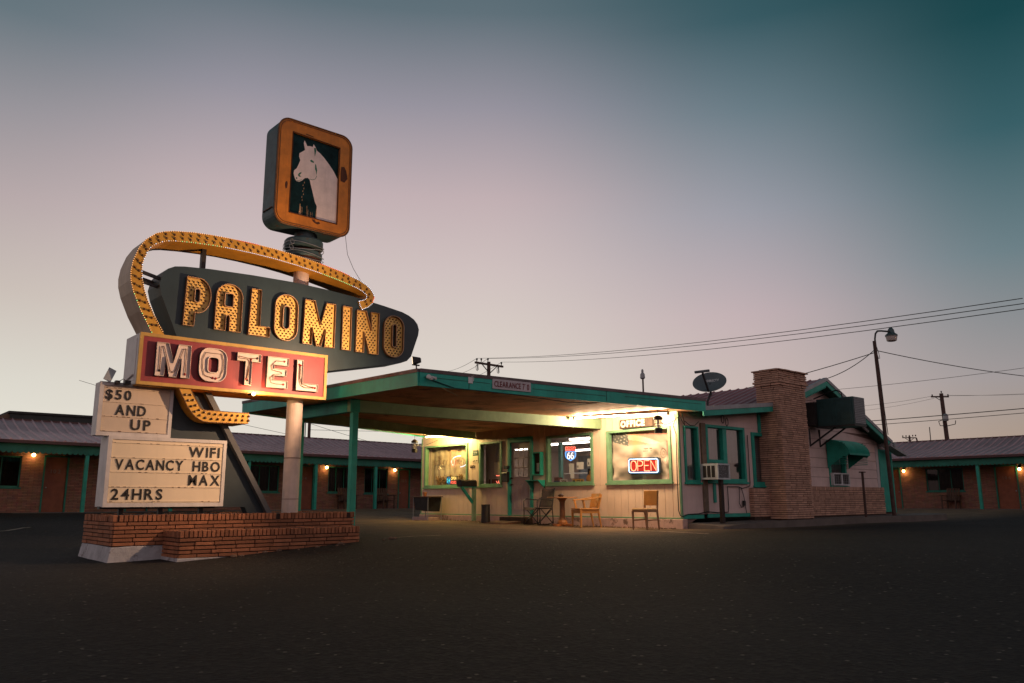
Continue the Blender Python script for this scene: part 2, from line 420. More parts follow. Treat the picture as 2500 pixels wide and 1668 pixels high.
STROKE = {
 'O': [[(.5, 0), (.22, .06), (.06, .28), (.06, .72), (.22, .94), (.5, 1), (.78, .94), (.94, .72), (.94, .28), (.78, .06), (.5, 0)]],
 'P': [[(.08, 0), (.08, 1), (.6, 1), (.86, .92), (.94, .74), (.86, .56), (.6, .48), (.08, .48)]],
 'E': [[(.92, 0), (.1, 0), (.1, 1), (.92, 1)], [(.1, .52), (.78, .52)]],
 'N': [[(.08, 0), (.08, 1), (.92, 0), (.92, 1)]],
 'R': [[(.08, 0), (.08, 1), (.6, 1), (.9, .9), (.94, .74), (.86, .56), (.6, .48), (.08, .48)], [(.5, .48), (.94, 0)]],
 'U': [[(.08, 1), (.08, .25), (.25, .04), (.5, 0), (.75, .04), (.92, .25), (.92, 1)]],
 'T': [[(0, 1), (1, 1)], [(.5, 1), (.5, 0)]],
 '6': [[(.82, .92), (.6, 1), (.35, .92), (.12, .6), (.06, .3), (.2, .06), (.5, 0), (.8, .06), (.94, .3), (.82, .54), (.5, .62), (.2, .52), (.08, .36)]],
 'H': [[(.08, 0), (.08, 1)], [(.92, 0), (.92, 1)], [(.08, .5), (.92, .5)]],
 'S': [[(.9, .84), (.7, 1), (.3, 1), (.08, .8), (.2, .58), (.8, .44), (.92, .2), (.7, 0), (.3, 0), (.06, .16)]],
 'V': [[(.04, 1), (.5, 0), (.96, 1)]], 'A': [[(.04, 0), (.5, 1), (.96, 0)], [(.2, .36), (.8, .36)]],
 'C': [[(.92, .8), (.7, 1), (.32, .98), (.08, .7), (.08, .3), (.32, .02), (.7, 0), (.92, .2)]],
 'Y': [[(.04, 1), (.5, .5), (.96, 1)], [(.5, .5), (.5, 0)]],
 '2': [[(.08, .78), (.25, .98), (.7, 1), (.92, .78), (.8, .5), (.06, 0), (.94, 0)]], '4': [[(.7, 0), (.7, 1), (.06, .3), (.96, .3)]],
}
def strokes(mb, s, u0, u1, v0, v1, place, r, gap=.22, n=5):
    N = len(s); w = (u1 - u0) / (N + gap * (N - 1))
    for i, ch in enumerate(s):
        if ch == ' ': continue
        x0 = u0 + i * w * (1 + gap)
        for st in STROKE[ch]:
            mb.tube([place(x0 + a * w, v0 + b * (v1 - v0), 0) for a, b in st], r, n)
    return mb

def arc(cx, cz, rx, rz, a0, a1, n=8):
    return [(cx + rx * cos(radians(a0 + (a1 - a0) * i / n)), cz + rz * sin(radians(a0 + (a1 - a0) * i / n))) for i in range(n + 1)]
def rrect(x0, x1, z0, z1, r, n=5):
    return arc(x1 - r, z0 + r, r, r, -90, 0, n) + arc(x1 - r, z1 - r, r, r, 0, 90, n) + arc(x0 + r, z1 - r, r, r, 90, 180, n) + arc(x0 + r, z0 + r, r, r, 180, 270, n)
def inside(p, lp):
    x, y = p; c = False
    for i in range(len(lp)):
        (x1, y1), (x2, y2) = lp[i - 1], lp[i]
        if (y1 > y) != (y2 > y) and x < (x2 - x1) * (y - y1) / (y2 - y1) + x1: c = not c
    return c
def edist(p, lp):
    d = 1e9; P = Vector(p)
    for i in range(len(lp)):
        a, b = Vector(lp[i - 1]), Vector(lp[i]); ab = b - a
        t = 0 if ab.length_squared == 0 else max(0, min(1, (P - a).dot(ab) / ab.length_squared))
        d = min(d, (a + ab * t - P).length)
    return d
def sm(a, b, x):
    t = max(0, min(1, (x - a) / (b - a))); return t * t * (3 - 2 * t)

# bricks: real courses laid on a face. o = origin, u = direction along, nrm = outward normal
def courses(mb, o, u, nrm, width, z0, z1, rh=.055, bl=.29, jit=.004, proud=.012, soldier=0, skip=0.0, depth=.05):
    o, u, nrm = Vector(o), Vector(u), Vector(nrm)
    def brick(a, b, za, zb, pr):
        p0 = o + u * a - nrm * depth; p1 = o + u * b - nrm * depth; q = nrm * (depth + pr)
        B = [p0, p1, p1 + q, p0 + q]
        mb.hexa([Vector((p.x, p.y, za)) for p in B], [Vector((p.x, p.y, zb)) for p in B])
    zt = z1
    if soldier:
        a = 0.0
        while a < width - .01:
            b = min(width, a + .062)
            if random.random() >= skip: brick(a + .007, b - .007, z1 - soldier + .006, z1 + random.uniform(-.004, .004), proud + random.uniform(-jit, jit))
            a += .062
        zt = z1 - soldier
    n = max(1, int(round((zt - z0) / rh))); h = (zt - z0) / n
    for i in range(n):
        a = -random.uniform(0, .5) * bl if i % 2 else -.25 * bl * random.random()
        while a < width - .01:
            b = a + bl * random.uniform(.9, 1.06)
            aa, bb = max(0, a), min(width, b)
            if bb - aa > .03 and random.random() >= skip:
                brick(aa + .006, bb - .006, z0 + i * h + .007, z0 + (i + 1) * h - .006, proud + random.uniform(-jit, jit) * 1.5)
            a = b

# ------------------------------------------------------------------ ground
def g(x, y):
    z = .03 + .006 * max(0, min(12, y - 11.5))
    z -= .26 * (1 - sm(3.6, 9.2, x + .2 * (y - 12.8))) * (1 - sm(20, 30, y))
    z += .2 * sm(22, 31.5, y) + .15 * sm(28, 39, x) * (1 - sm(22, 31.5, y))
    z += .012 * sin(x * .9 + .4) * sin(y * .7 + 1.0) * sm(2, 6, abs(x - 3.5) + abs(y - 12.0))
    return z
def axis_pts(lo, hi, step):
    a = [-700, -400, -220, -120, -70, -40]; a = [q for q in a if q < lo - 2]
    n = int((hi - lo) / step); a += [lo + i * step for i in range(n + 1)]
    return a + [q for q in (50, 60, 80, 110, 160, 240, 400, 700, 1200) if q > hi + 2]
gx = axis_pts(-8, 46, .5); gy = axis_pts(-8, 46, .5)
mb = MB()
vs = [(x, y, g(x, y)) for y in gy for x in gx]; nx = len(gx)
mb.add(vs, [(j * nx + i, j * nx + i + 1, (j + 1) * nx + i + 1, (j + 1) * nx + i) for j in range(len(gy) - 1) for i in range(nx - 1)])
def asphalt():
    m = bpy.data.materials.new('asphalt'); m.use_nodes = True; t = m.node_tree; L = t.links.new; b = t.nodes['Principled BSDF']
    tcn = t.nodes.new('ShaderNodeTexCoord')
    def noise(s, d=5, r=.6):
        n = t.nodes.new('ShaderNodeTexNoise'); n.inputs['Scale'].default_value = s; n.inputs['Detail'].default_value = d; n.inputs['Roughness'].default_value = r
        L(tcn.outputs['Object'], n.inputs['Vector']); return n.outputs['Fac']
    def mr(f, a, b_, c=0., d=1.):
        x = t.nodes.new('ShaderNodeMapRange')
        for k, v in zip(('From Min', 'From Max', 'To Min', 'To Max'), (a, b_, c, d)): x.inputs[k].default_value = v
        L(f, x.inputs['Value']); return x.outputs[0]
    def mix(f, a, c):
        x = t.nodes.new('ShaderNodeMix'); x.data_type = 'RGBA'; L(f, x.inputs[0])
        for i, q in ((6, a), (7, c)):
            if isinstance(q, tuple): x.inputs[i].default_value = (*q, 1)
            else: L(q, x.inputs[i])
        return x.outputs[2]
    v = t.nodes.new('ShaderNodeTexVoronoi'); v.inputs['Scale'].default_value = 26; L(tcn.outputs['Object'], v.inputs['Vector'])
    sp = t.nodes.new('ShaderNodeSeparateColor'); L(v.outputs['Color'], sp.inputs[0])
    base = mix(mr(noise(.35, 5), .35, .65), (.005, .0047, .0046), (.013, .0113, .0102))
    base = mix(mr(sp.outputs[0], .35, 1, 0, .9), base, (.026, .0215, .019))
    base = mix(mr(noise(5.5, 9, .8), .5, .66, 0, .6), base, (.027, .022, .019))
    base = mix(mr(noise(.13, 4, .55), .5, .62, 0, .55), base, (.006, .0055, .005))
    chips = t.nodes.new('ShaderNodeMath'); chips.operation = 'MULTIPLY'
    L(mr(sp.outputs[1], .972, .98), chips.inputs[0]); L(mr(v.outputs['Distance'], .42, .3), chips.inputs[1])
    base = mix(chips.outputs[0], base, (.15, .125, .105))
    base = mix(mr(noise(.9, 8, .72), .60, .66, 0, .55), base, (.010, .008, .0075))
    wv = t.nodes.new('ShaderNodeVectorMath'); wv.operation = 'MULTIPLY_ADD'
    nn = t.nodes.new('ShaderNodeTexNoise'); nn.inputs['Scale'].default_value = .9; nn.inputs['Detail'].default_value = 6; L(tcn.outputs['Object'], nn.inputs['Vector'])
    L(nn.outputs['Color'], wv.inputs[0]); wv.inputs[1].default_value = (1.6, 1.6, 0); L(tcn.outputs['Object'], wv.inputs[2])
    vc = t.nodes.new('ShaderNodeTexVoronoi'); vc.feature = 'DISTANCE_TO_EDGE'; vc.inputs['Scale'].default_value = .16; L(wv.outputs[0], vc.inputs['Vector'])
    base = mix(mr(vc.outputs['Distance'], .0, .0035, .75, 0), base, (.004, .0035, .003))
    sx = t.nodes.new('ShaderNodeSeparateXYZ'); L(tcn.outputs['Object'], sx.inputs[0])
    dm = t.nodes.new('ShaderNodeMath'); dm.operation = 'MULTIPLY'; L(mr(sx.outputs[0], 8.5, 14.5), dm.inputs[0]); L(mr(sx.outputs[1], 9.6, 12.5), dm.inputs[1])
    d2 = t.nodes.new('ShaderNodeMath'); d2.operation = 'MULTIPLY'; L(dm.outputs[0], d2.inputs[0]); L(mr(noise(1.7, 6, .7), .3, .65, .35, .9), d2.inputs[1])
    base = mix(d2.outputs[0], base, (.25, .165, .10))  # dusty gravel, made paler and warmer to stand in for tube light
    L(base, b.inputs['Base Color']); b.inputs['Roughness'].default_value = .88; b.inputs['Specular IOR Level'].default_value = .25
    bn = t.nodes.new('ShaderNodeBump'); bn.inputs['Strength'].default_value = .9; bn.inputs['Distance'].default_value = .012
    ad = t.nodes.new('ShaderNodeMath'); ad.operation = 'ADD'; L(v.outputs['Distance'], ad.inputs[0]); L(noise(90, 3), ad.inputs[1])
    L(ad.outputs[0], bn.inputs['Height']); L(bn.outputs[0], b.inputs['Normal'])
    return m
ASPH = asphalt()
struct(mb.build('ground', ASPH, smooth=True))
LINE = mat('worn_line_paint', (.34, .27, .20), .8, .4, 9, .2, 40, dirt=(.05, .04, .035), dirtamt=.2, dirtscale=5)
def strip(pts, w, m, name, h=.006):
    q = MB(); P = []
    for (xa, ya), (xb, yb) in zip(pts, pts[1:]):
        n = max(2, int(sqrt((xb - xa) ** 2 + (yb - ya) ** 2) / .25))
        P += [(xa + (xb - xa) * i / n, ya + (yb - ya) * i / n) for i in range(n)]
    P.append(pts[-1]); vs = []
    for i, (x, y) in enumerate(P):
        a = P[max(0, i - 1)]; b = P[min(len(P) - 1, i + 1)]; d = Vector((b[0] - a[0], b[1] - a[1])).normalized()
        for sg in (-1, 1):
            X, Y = x - d.y * w / 2 * sg, y + d.x * w / 2 * sg; vs.append((X, Y, max(g(X, Y), g(round(X * 2) / 2, round(Y * 2) / 2)) + h))
    q.add(vs, [(2 * i, 2 * i + 1, 2 * i + 3, 2 * i + 2) for i in range(len(P) - 1)])
    return struct(q.build(name, m))
strip([(13.55, 9.6), (14.1, 12.2), (14.5, 15.4)], .07, LINE, 'painted_line')
strip([(14.75, 18.6), (14.95, 20.8), (15.1, 24.0)], .06, LINE, 'painted_line')
strip([(8.2, 12.9), (9.4, 12.75)], .035, LINE, 'painted_line')
strip([(2.0, 21.5), (4.6, 23.6)], .10, LINE, 'painted_line')
# apron of concrete along the office side wall
mb = MB()
ap = [(15.42, 11.53, .165), (15.6, 10.64, .105), (17.6, 10.66, .19), (22.4, 10.55, .2), (27.6, 10.5, .21), (28.6, 11.0, .21), (28.6, 11.53, .23)]
mb.prism([[(x, y) for x, y, z in ap]], lambda u, v, d: (u, v, d), -.05, .1)
mb.v = [(x, y, z if z < 0 else min(q[2] for q in ap if abs(q[0] - x) < 1e-4 and abs(q[1] - y) < 1e-4)) for x, y, z in mb.v]
struct(mb.build('path', CONC, bevel=.02))
mb = MB(); mb.box(-3, 42, 31.4, 33.4, .0, .31); struct(mb.build('path', CONC, bevel=.02))
mb = MB(); mb.box(39.5, 41.4, -2, 31.3, .0, .225); struct(mb.build('path', CONC, bevel=.02))

mb = MB(); random.seed(5)
for i in range(16):   # rubble and crumbled brick at the foot
    x = random.uniform(5.2, 8.4); y = 12.68 + random.uniform(-.18, .05); s = random.uniform(.015, .045)
    mb.ball((x, y, g(x, y) + s * .3), s, 6, 4, (1.3, 1, .7))
o = mb.build('rubble', mat('rubble', (.16, .10, .07), .95, .4, 20, .6, 40)); o['kind'] = 'stuff'

# ------------------------------------------------------------------ planters
GRID[0] = True
t = thing('brick_planter', 'taller orange brick planter on a whitewashed footing that carries the motel sign', 'planter', (5.2, 12.8, -.1))
mb = MB(); mb.box(3.36, 7.06, 12.06, 13.5, .08, .50); mb.build('core', BRKDARK, t)
mb = MB()
courses(mb, (3.345, 12.05, 0), (1, 0, 0), (0, -1, 0), 3.73, .09, .51, soldier=.095, skip=.012)
courses(mb, (3.345, 13.52, 0), (0, -1, 0), (-1, 0, 0), 1.47, .09, .51, soldier=.095, skip=.02)
courses(mb, (7.075, 12.05, 0), (0, 1, 0), (1, 0, 0), 1.47, .09, .51, soldier=.095)
for i in range(58):   # coping on the far edge
    x = 3.36 + i * .063
    if random.random() > .06: mb.box(x + .004, x + .058, 13.40, 13.51, .47, .512 + random.uniform(-.006, .006))
mb.build('brick_wall', BRK, t, bevel=.004)
mb = MB(); random.seed(3)
base_pts = [(3.34, 13.55), (3.33, 13.0), (3.32, 12.55), (3.325, 12.03), (3.6, 12.03), (3.9, 12.035), (4.3, 12.04), (4.3, 12.5), (4.3, 13.55)]
top_pts = [(3.30, 13.56), (3.285, 13.0), (3.29, 12.5), (3.295, 12.01), (3.6, 12.0), (3.9, 12.005), (4.3, 12.02), (4.34, 12.5), (4.3, 13.56)]
n = len(base_pts)
lo = [(x + random.uniform(-.03, .0), y - random.uniform(0, .03), -.22) for x, y in top_pts]
hi = [(x, y, .085 + random.uniform(-.008, .008)) for x, y in base_pts]
mb.add(lo + hi, [(i, (i + 1) % n, n + (i + 1) % n, n + i) for i in range(n)] + [tuple(range(n, 2 * n))])
mb.build('footing', WHITEC, t, bevel=.012)
mb = MB(); mb.box(3.5, 6.95, 12.2, 13.38, .3, .44); mb.build('soil', mat('planter_soil', (.05, .032, .022), .95, .4, 12, .8, 30), t)

t = thing('brick_planter', 'lower orange brick planter standing in front of the taller one', 'planter', (5.4, 11.7, -.12))
mb = MB(); mb.box(4.03, 6.79, 11.42, 12.03, -.06, .285); mb.build('core', BRKDARK, t)
mb = MB()
courses(mb, (4.015, 11.41, 0), (1, 0, 0), (0, -1, 0), 2.79, -.07, .295, soldier=.095, skip=.004)
courses(mb, (4.015, 12.03, 0), (0, -1, 0), (-1, 0, 0), .62, -.07, .295, soldier=.095)
courses(mb, (6.805, 11.41, 0), (0, 1, 0), (1, 0, 0), .62, -.03, .295, soldier=.095)
for i in range(44):
    x = 4.02 + i * .063; mb.box(x + .004, x + .058, 11.43, 11.53, .25, .297 + random.uniform(-.003, .003))
mb.build('brick_wall', BRK, t, bevel=.004)
mb = MB(); mb.hexa([(3.98, 11.37, -.22), (4.9, 11.40, -.22), (4.9, 12.0, -.22), (3.97, 12.0, -.22)], [(3.995, 11.385, -.065), (4.9, 11.41, -.075), (4.9, 12.0, -.07), (3.99, 12.0, -.06)])
mb.build('footing', WHITEC, t, bevel=.01)
mb = MB(); mb.box(4.12, 6.7, 11.55, 12.0, .1, .24); mb.build('soil', MATS['planter_soil'], t)
# ------------------------------------------------------------------ the motel sign
SG = thing('motel_sign', 'tall roadside motel sign with yellow arrow and horse picture on top', 'motel sign', (6.22, 12.66, -.1))
def sp(mb, name, m=None, parent=None, **k): return mb.build(name, m, parent or SG, **k)
mb = MB(); mb.lathe((6.22, 12.66, 0), [(.133, .0), (.133, 2.55), (.133, 4.86)], 28)
sp(mb, 'pole', POLEW, smooth=False)
mb = MB(); mb.lathe((6.22, 12.66, 0), [(.137, 1.388), (.137, 1.40)], 28); mb.lathe((6.22, 12.66, 0), [(.1365, .72), (.1365, .727)], 28); sp(mb, 'weld_seam', RUST)
# fin behind the boards
fin = [(4.05, 2.45), (4.66, 2.45), (5.84, .44), (5.5, .44), (5.42, .60), (4.05, .60)]
mb = MB().prism(fin, YP(0), 12.60, 12.78); sp(mb, 'fin_panel', SLATE2)
mb = MB().prism([(4.60, 2.40), (4.70, 2.40), (5.88, .44), (5.79, .44)], YP(0), 12.50, 12.86); sp(mb, 'diagonal_beam', mat('grey_slate_enamel', (.085, .085, .09), .5, .18, 2, .06, 10))
mb = MB()
for x in (3.55, 4.1, 4.7): mb.box(x, x + .06, 12.6, 12.66, .2, .66)
mb.box(3.28, 4.92, 12.56, 12.68, .585, .625); sp(mb, 'footing_frame', DARK)
# name cabinet
cab = [(3.80, 3.74), (3.755, 3.90), (3.775, 4.0), (3.80, 4.09), (3.86, 4.165), (3.96, 4.22), (4.1, 4.245), (4.5, 4.28), (5.2, 4.308), (5.887, 4.318), (6.5, 4.298), (7.176, 4.25), (7.7, 4.19), (8.1, 4.135), (8.25, 4.09), (8.37, 4.03), (8.45, 3.95), (8.485, 3.85), (8.47, 3.74), (8.32, 3.32), (8.23, 3.225), (8.09, 3.17), (7.556, 3.062), (6.606, 2.872), (5.6, 2.70), (4.3, 2.62)]
cab = [(x * 1.0065, .7 + (z - .7) * 1.0065) for x, z in cab]
mb = MB(); mb.use(SLATE).poly([cab], YP(12.38)); mb.poly([cab], YP(12.93)); mb.use(SLATE2).wall(cab, YP(0), 12.38, 12.93)
CAB = sp(mb, 'name_cabinet', bevel=.006)
# arrow
arr_o = [(3.7, 3.155), (3.52, 3.46), (3.392, 3.738), (3.345, 3.90), (3.335, 4.03), (3.354, 4.19), (3.42, 4.40), (3.503, 4.545), (3.643, 4.675), (3.76, 4.73), (3.90, 4.768), (4.19, 4.812), (4.48, 4.832), (4.78, 4.840), (5.16, 4.838), (5.54, 4.822), (5.95, 4.788), (6.363, 4.738), (6.78, 4.668), (7.164, 4.576), (7.32, 4.51), (7.415, 4.441), (7.475, 4.36), (7.49, 4.30), (7.455, 4.195), (7.37, 4.115), (7.245, 4.05)]
arr_i = [(7.178, 4.195), (7.29, 4.235), (7.328, 4.275), (7.326, 4.329), (7.24, 4.385), (7.109, 4.430), (6.75, 4.505), (6.372, 4.568), (5.95, 4.620), (5.55, 4.656), (5.16, 4.673), (4.79, 4.678), (4.48, 4.668), (4.179, 4.647), (3.91, 4.616), (3.80, 4.59), (3.739, 4.562), (3.65, 4.51), (3.595, 4.46), (3.55, 4.39), (3.522, 4.309), (3.49, 4.20), (3.483, 4.10), (3.498, 3.96), (3.54, 3.79), (3.598, 3.637), (3.72, 3.40), (3.869, 3.167)]
low_i = [(4.344, 2.347), (4.41, 2.23), (4.482, 2.115), (4.51, 2.08), (4.54, 2.064), (4.58, 2.058), (5.266, 2.055)]
low_o = [(5.266, 1.890), (4.64, 1.878), (4.56, 1.885), (4.50, 1.91), (4.44, 1.945), (4.398, 1.98), (4.31, 2.088), (4.158, 2.358)]
arrow = arr_o + arr_i + low_i + low_o
arrow = [(x * 1.0025, .7 + (z - .7) * 1.0025) for x, z in arrow]
mb = MB(); mb.use(YEL).poly([arrow], YP(12.33)); mb.poly([arrow], YP(12.95)); no_ = len(arr_o); skin = mat('pale_arrow_side', (.50, .38, .27), .55, .15, 3, .08, 18, streak=.3)
mb.use(skin).wall(arrow[:24], YP(0), 12.33, 12.95, closed=False); mb.use(YELD).wall(arrow[23:], YP(0), 12.33, 12.95, closed=False); mb.wall([arrow[-1], arrow[0]], YP(0), 12.33, 12.95, closed=False)
ARW = sp(mb, 'arrow_band')
mb = MB(); 
for side in (arr_o[:24], arr_i, low_i, low_o):
    mb.tube([(x * 1.0025, 12.328, .7 + (z - .7) * 1.0025) for x, z in side], .006, 4)
sp(mb, 'edge_trim', LETW, ARW)
# strings of little lights along both arrow edges
def along(path, step):
    out = []; acc = 0
    for a, b in zip(path, path[1:]):
        a, b = Vector(a), Vector(b); l = (b - a).length; d = acc
        while d < l: out.append(tuple(a + (b - a) * d / l)); d += step
        acc = d - l
    return out
so = [(x * 1.0025, .7 + (z - .7) * 1.0025) for x, z in arr_o]; si = [(x * 1.0025, .7 + (z - .7) * 1.0025) for x, z in arr_i]
LS = {}
for k, p in enumerate(along(so, .034)):
    m = LEDA if k < 88 else (LEDA if 98 < k < 132 else (LEDR if k < 150 else LEDW))
    if k < 20 and k % 3 == 0: m = LEDG
    if p[0] > 7.30 and p[1] < 4.35: m = LEDR if p[1] > 4.2 else LEDW
    LS.setdefault(m.name, []).append(p)
for k, p in enumerate(along(si, .034)):
    if p[0] > 7.05: m = LEDW
    elif p[0] > 6.25: m = LEDG if p[0] > 6.45 else LEDW
    elif p[0] > 4.7: m = LEDW
    elif p[0] > 4.0: m = LEDG if k % 2 else LEDA
    elif p[1] > 3.9: m = LEDA if k % 3 else LEDW
    else: m = LEDA
    LS.setdefault(m.name, []).append(p)
LS.setdefault('white_led', []).extend(along([so[-1], ((so[-1][0] + si[0][0]) / 2 - .015, (so[-1][1] + si[0][1]) / 2), si[0]], .03))
mb = MB()
for mn, ps in LS.items():
    mb.use(MATS[mn])
    for x, z in ps: mb.ball((x, 12.320, z), .0062, 5, 3)
o = sp(mb, 'light_string', parent=ARW); o['kind'] = 'stuff'
# struts
mb = MB(); mb.box(4.46, 4.53, 12.6, 12.68, 4.2, 4.70); mb.bar((3.45, 12.5, 4.12), (3.9, 12.5, 4.02), .035, .05); mb.bar((3.45, 12.5, 3.97), (3.86, 12.5, 3.89), .03, .04); mb.bar((3.47, 12.8, 4.10), (3.9, 12.8, 4.02), .035, .05)
sp(mb, 'strut', DARK)
# red box
mb = MB(); mb.use(ALU).box(3.55, 6.595, 12.31, 12.97, 2.372, 3.135); MBX = sp(mb, 'motel_box', bevel=.004)
mb = MB(); mb.box(3.60, 6.545, 12.304, 12.312, 2.42, 3.088); sp(mb, 'red_panel', REDP, MBX)
mb = MB(); fr = [(3.545, 2.368), (6.60, 2.368), (6.60, 3.14), (3.545, 3.14)]; fi = [(3.595, 2.418), (6.55, 2.418), (6.55, 3.09), (3.595, 3.09)]
mb.prism([fr, fi], YP(0), 12.285, 12.33); sp(mb, 'yellow_frame', mat('pale_yellow_enamel', (.56, .33, .08), .5, .14, 4, .08, 20, streak=.3), MBX)
mb = MB(); mb.box(3.56, 6.585, 12.34, 12.94, 2.36, 2.373); sp(mb, 'underside', YELD, MBX)
mb = MB(); mb.box(3.543, 3.551, 12.42, 12.86, 2.44, 3.06); mb.tube([(3.53, 12.45, 2.52), (3.53, 12.75, 2.47)], .014, 6); sp(mb, 'access_door', ALU, MBX)

def channel(name, loops, y0, y1, face, side, rim, parent, yb=None):
    """open letter: back face at y1, side walls out to y0"""
    mb = MB(); mb.use(side)
    for lp in loops: mb.wall(lp, YP(0), y1, y0)
    o = mb.build(name, None, parent, solid=.007)
    q = MB(); q.poly(loops, YP(yb or y1 - .004)); q.build('letter_back', face, o)
    q = MB()
    for lp in loops: q.tube([(u, y0, v) for u, v in lp], .0075, 4, closed=True)
    q.build('letter_rim', rim, o)
    return o
def shift(lp, y): k = y / 12.3; return [(u * k, .7 + (v - .7) * k) for u, v in lp]
# MOTEL letters: loops drawn at the plane of their rims, with their bent (unlit) tubes
ML = {
 'M': ([[(3.797, 2.522), (3.92, 2.522), (3.935, 2.80), (4.0, 2.522), (4.10, 2.522), (4.165, 2.80), (4.17, 2.522), (4.30, 2.522), (4.295, 3.02), (4.115, 3.02), (4.05, 2.74), (3.965, 3.02), (3.797, 3.02)]],
       [[(3.86, 2.6), (3.86, 2.96), (3.90, 2.97), (4.01, 2.62), (4.05, 2.585), (4.09, 2.62), (4.19, 2.96), (4.235, 2.97), (4.235, 2.58)]]),
 'O': ([rrect(4.44, 4.862, 2.508, 3.022, .15, 6), rrect(4.567, 4.735, 2.645, 2.885, .05, 4)[::-1]],
       [[(4.66, 2.565), (4.53, 2.59), (4.49, 2.72), (4.49, 2.85), (4.53, 2.95), (4.78, 2.95), (4.81, 2.85), (4.81, 2.7), (4.77, 2.58), (4.71, 2.562)]]),
 'T': ([[(5.165, 2.508), (5.268, 2.508), (5.268, 2.888), (5.412, 2.888), (5.412, 3.010), (5.025, 3.010), (5.025, 2.888), (5.165, 2.888)]],
       [[(5.36, 2.95), (5.22, 2.935), (5.06, 2.955), (5.05, 2.925), (5.20, 2.92), (5.235, 2.88), (5.215, 2.58)], [(5.26, 2.92), (5.225, 2.80), (5.20, 2.60)]]),
 'E': ([[(5.535, 2.505), (5.895, 2.505), (5.895, 2.625), (5.652, 2.625), (5.652, 2.705), (5.868, 2.705), (5.868, 2.815), (5.652, 2.815), (5.652, 2.88), (5.898, 2.88), (5.898, 3.005), (5.535, 3.005)]],
       [[(5.83, 2.95), (5.68, 2.945), (5.60, 2.86), (5.62, 2.79), (5.78, 2.765), (5.79, 2.74), (5.66, 2.72), (5.59, 2.66), (5.61, 2.58), (5.70, 2.565), (5.83, 2.57)]]),
 'L': ([[(6.052, 2.498), (6.446, 2.498), (6.446, 2.617), (6.160, 2.617), (6.160, 3.005), (6.052, 3.005)]],
       [[(6.10, 2.93), (6.10, 2.68), (6.13, 2.58), (6.22, 2.55), (6.40, 2.56)], [(6.12, 2.92), (6.12, 2.70), (6.16, 2.60), (6.36, 2.565)]]),
}
for ch, (loops, tubes) in ML.items():
    yF = 12.235
    lps = [shift(lp, yF) for lp in loops]
    o = channel('channel_letter', lps, yF, 12.300, CREML, LETD, CREML, SG, yF + .024)
    q = MB()
    for lp in lps:   # inner skin of the pan
        q.wall([(u, v) for u, v in lp], YP(0), yF + .023, yF + .004)
    c = q.build('letter_inside', LETI, o)
    # shrink the inner skin a touch so it sits inside the pan wall
    cx = sum(p[0] for p in lps[0]) / len(lps[0]); cz = sum(p[1] for p in lps[0]) / len(lps[0])
    bx, by, bz = BASE[SG.name]
    for v in c.data.vertices:
        P = ((v.co.x + bx) / K, .70 + (v.co.z + bz - .70) / K); best = None
        for lp in lps:
            n = len(lp)
            for i, a in enumerate(lp):
                if (a[0] - P[0]) ** 2 + (a[1] - P[1]) ** 2 < 1e-8:
                    p, r_ = Vector(lp[i - 1]), Vector(lp[(i + 1) % n]); A = Vector(a)
                    e1 = (A - p).normalized(); e2 = (r_ - A).normalized()
                    nn = Vector((-(e1.y + e2.y), e1.x + e2.x))
                    if nn.length < 1e-6: nn = Vector((-e1.y, e1.x))
                    nn.normalize(); kk = 1 / max(.4, abs(nn.dot(Vector((-e1.y, e1.x)))))
                    best = nn * .0055 * kk
        if best is not None: v.co.x += best.x; v.co.z += best.y
    q = MB()
    for tb in tubes: q.tube([(u * yF / 12.3, 12.246, .7 + (v - .7) * yF / 12.3) for u, v in tb], .0055, 6)
    q.use(TUBEG); q.build('neon_tube', TUBEG, o, smooth=True)
    q = MB()
    for tb in tubes:
        for u, v in (tb[0], tb[-1]): q.use(BLACK if (u * 100) % 3 > 1 else REDC).ball((u * yF / 12.3, 12.254, .7 + (v - .7) * yF / 12.3), .019, 8, 5)
    q.build('tube_cap', None, o)

# PALOMINO letters
def A_(*a): return arc(*a)
PL = {
 'P': [[(4.150, 3.338), (4.312, 3.338), (4.318, 3.558)] + A_(4.35, 3.832, .195, .276, -80, 82, 12) + [(4.165, 4.108)],
       rrect(4.296, 4.375, 3.72, 3.935, .035, 3)[::-1]],
 'A': [[(4.632, 3.338), (4.805, 3.338), (4.805, 3.56), (4.822, 3.59), (4.848, 3.59), (4.868, 3.56), (4.868, 3.338), (5.058, 3.338)] + A_(4.847, 3.90, .211, .198, 0, 180, 14),
       rrect(4.77, 4.91, 3.728, 3.945, .03, 3)[::-1]],
 'L': [[(5.185, 3.325), (5.545, 3.325), (5.545, 3.487), (5.372, 3.487), (5.372, 4.092), (5.205, 4.092)]],
 'O': [rrect(5.622, 6.03, 3.305, 4.088, .2, 7), rrect(5.765, 5.885, 3.50, 3.895, .058, 4)[::-1]],
 'M': [[(6.135, 3.30), (6.303, 3.30), (6.306, 3.60), (6.39, 3.29), (6.475, 3.29), (6.56, 3.60), (6.548, 3.29), (6.733, 3.29), (6.735, 4.062), (6.56, 4.062), (6.458, 3.66), (6.337, 4.068), (6.155, 4.064)]],
 'I': [[(6.880, 3.285), (7.055, 3.285), (7.052, 4.062), (6.880, 4.062)]],
 'N': [[(7.158, 3.28), (7.322, 3.28), (7.315, 3.66), (7.44, 3.275), (7.618, 3.275), (7.622, 4.038), (7.455, 4.038), (7.472, 3.70), (7.352, 4.04), (7.162, 4.035)]],
 'Q': [rrect(7.738, 8.160, 3.27, 4.038, .2, 7), rrect(7.915, 8.0, 3.455, 3.88, .04, 4)[::-1]],
}
BULBPOS = []
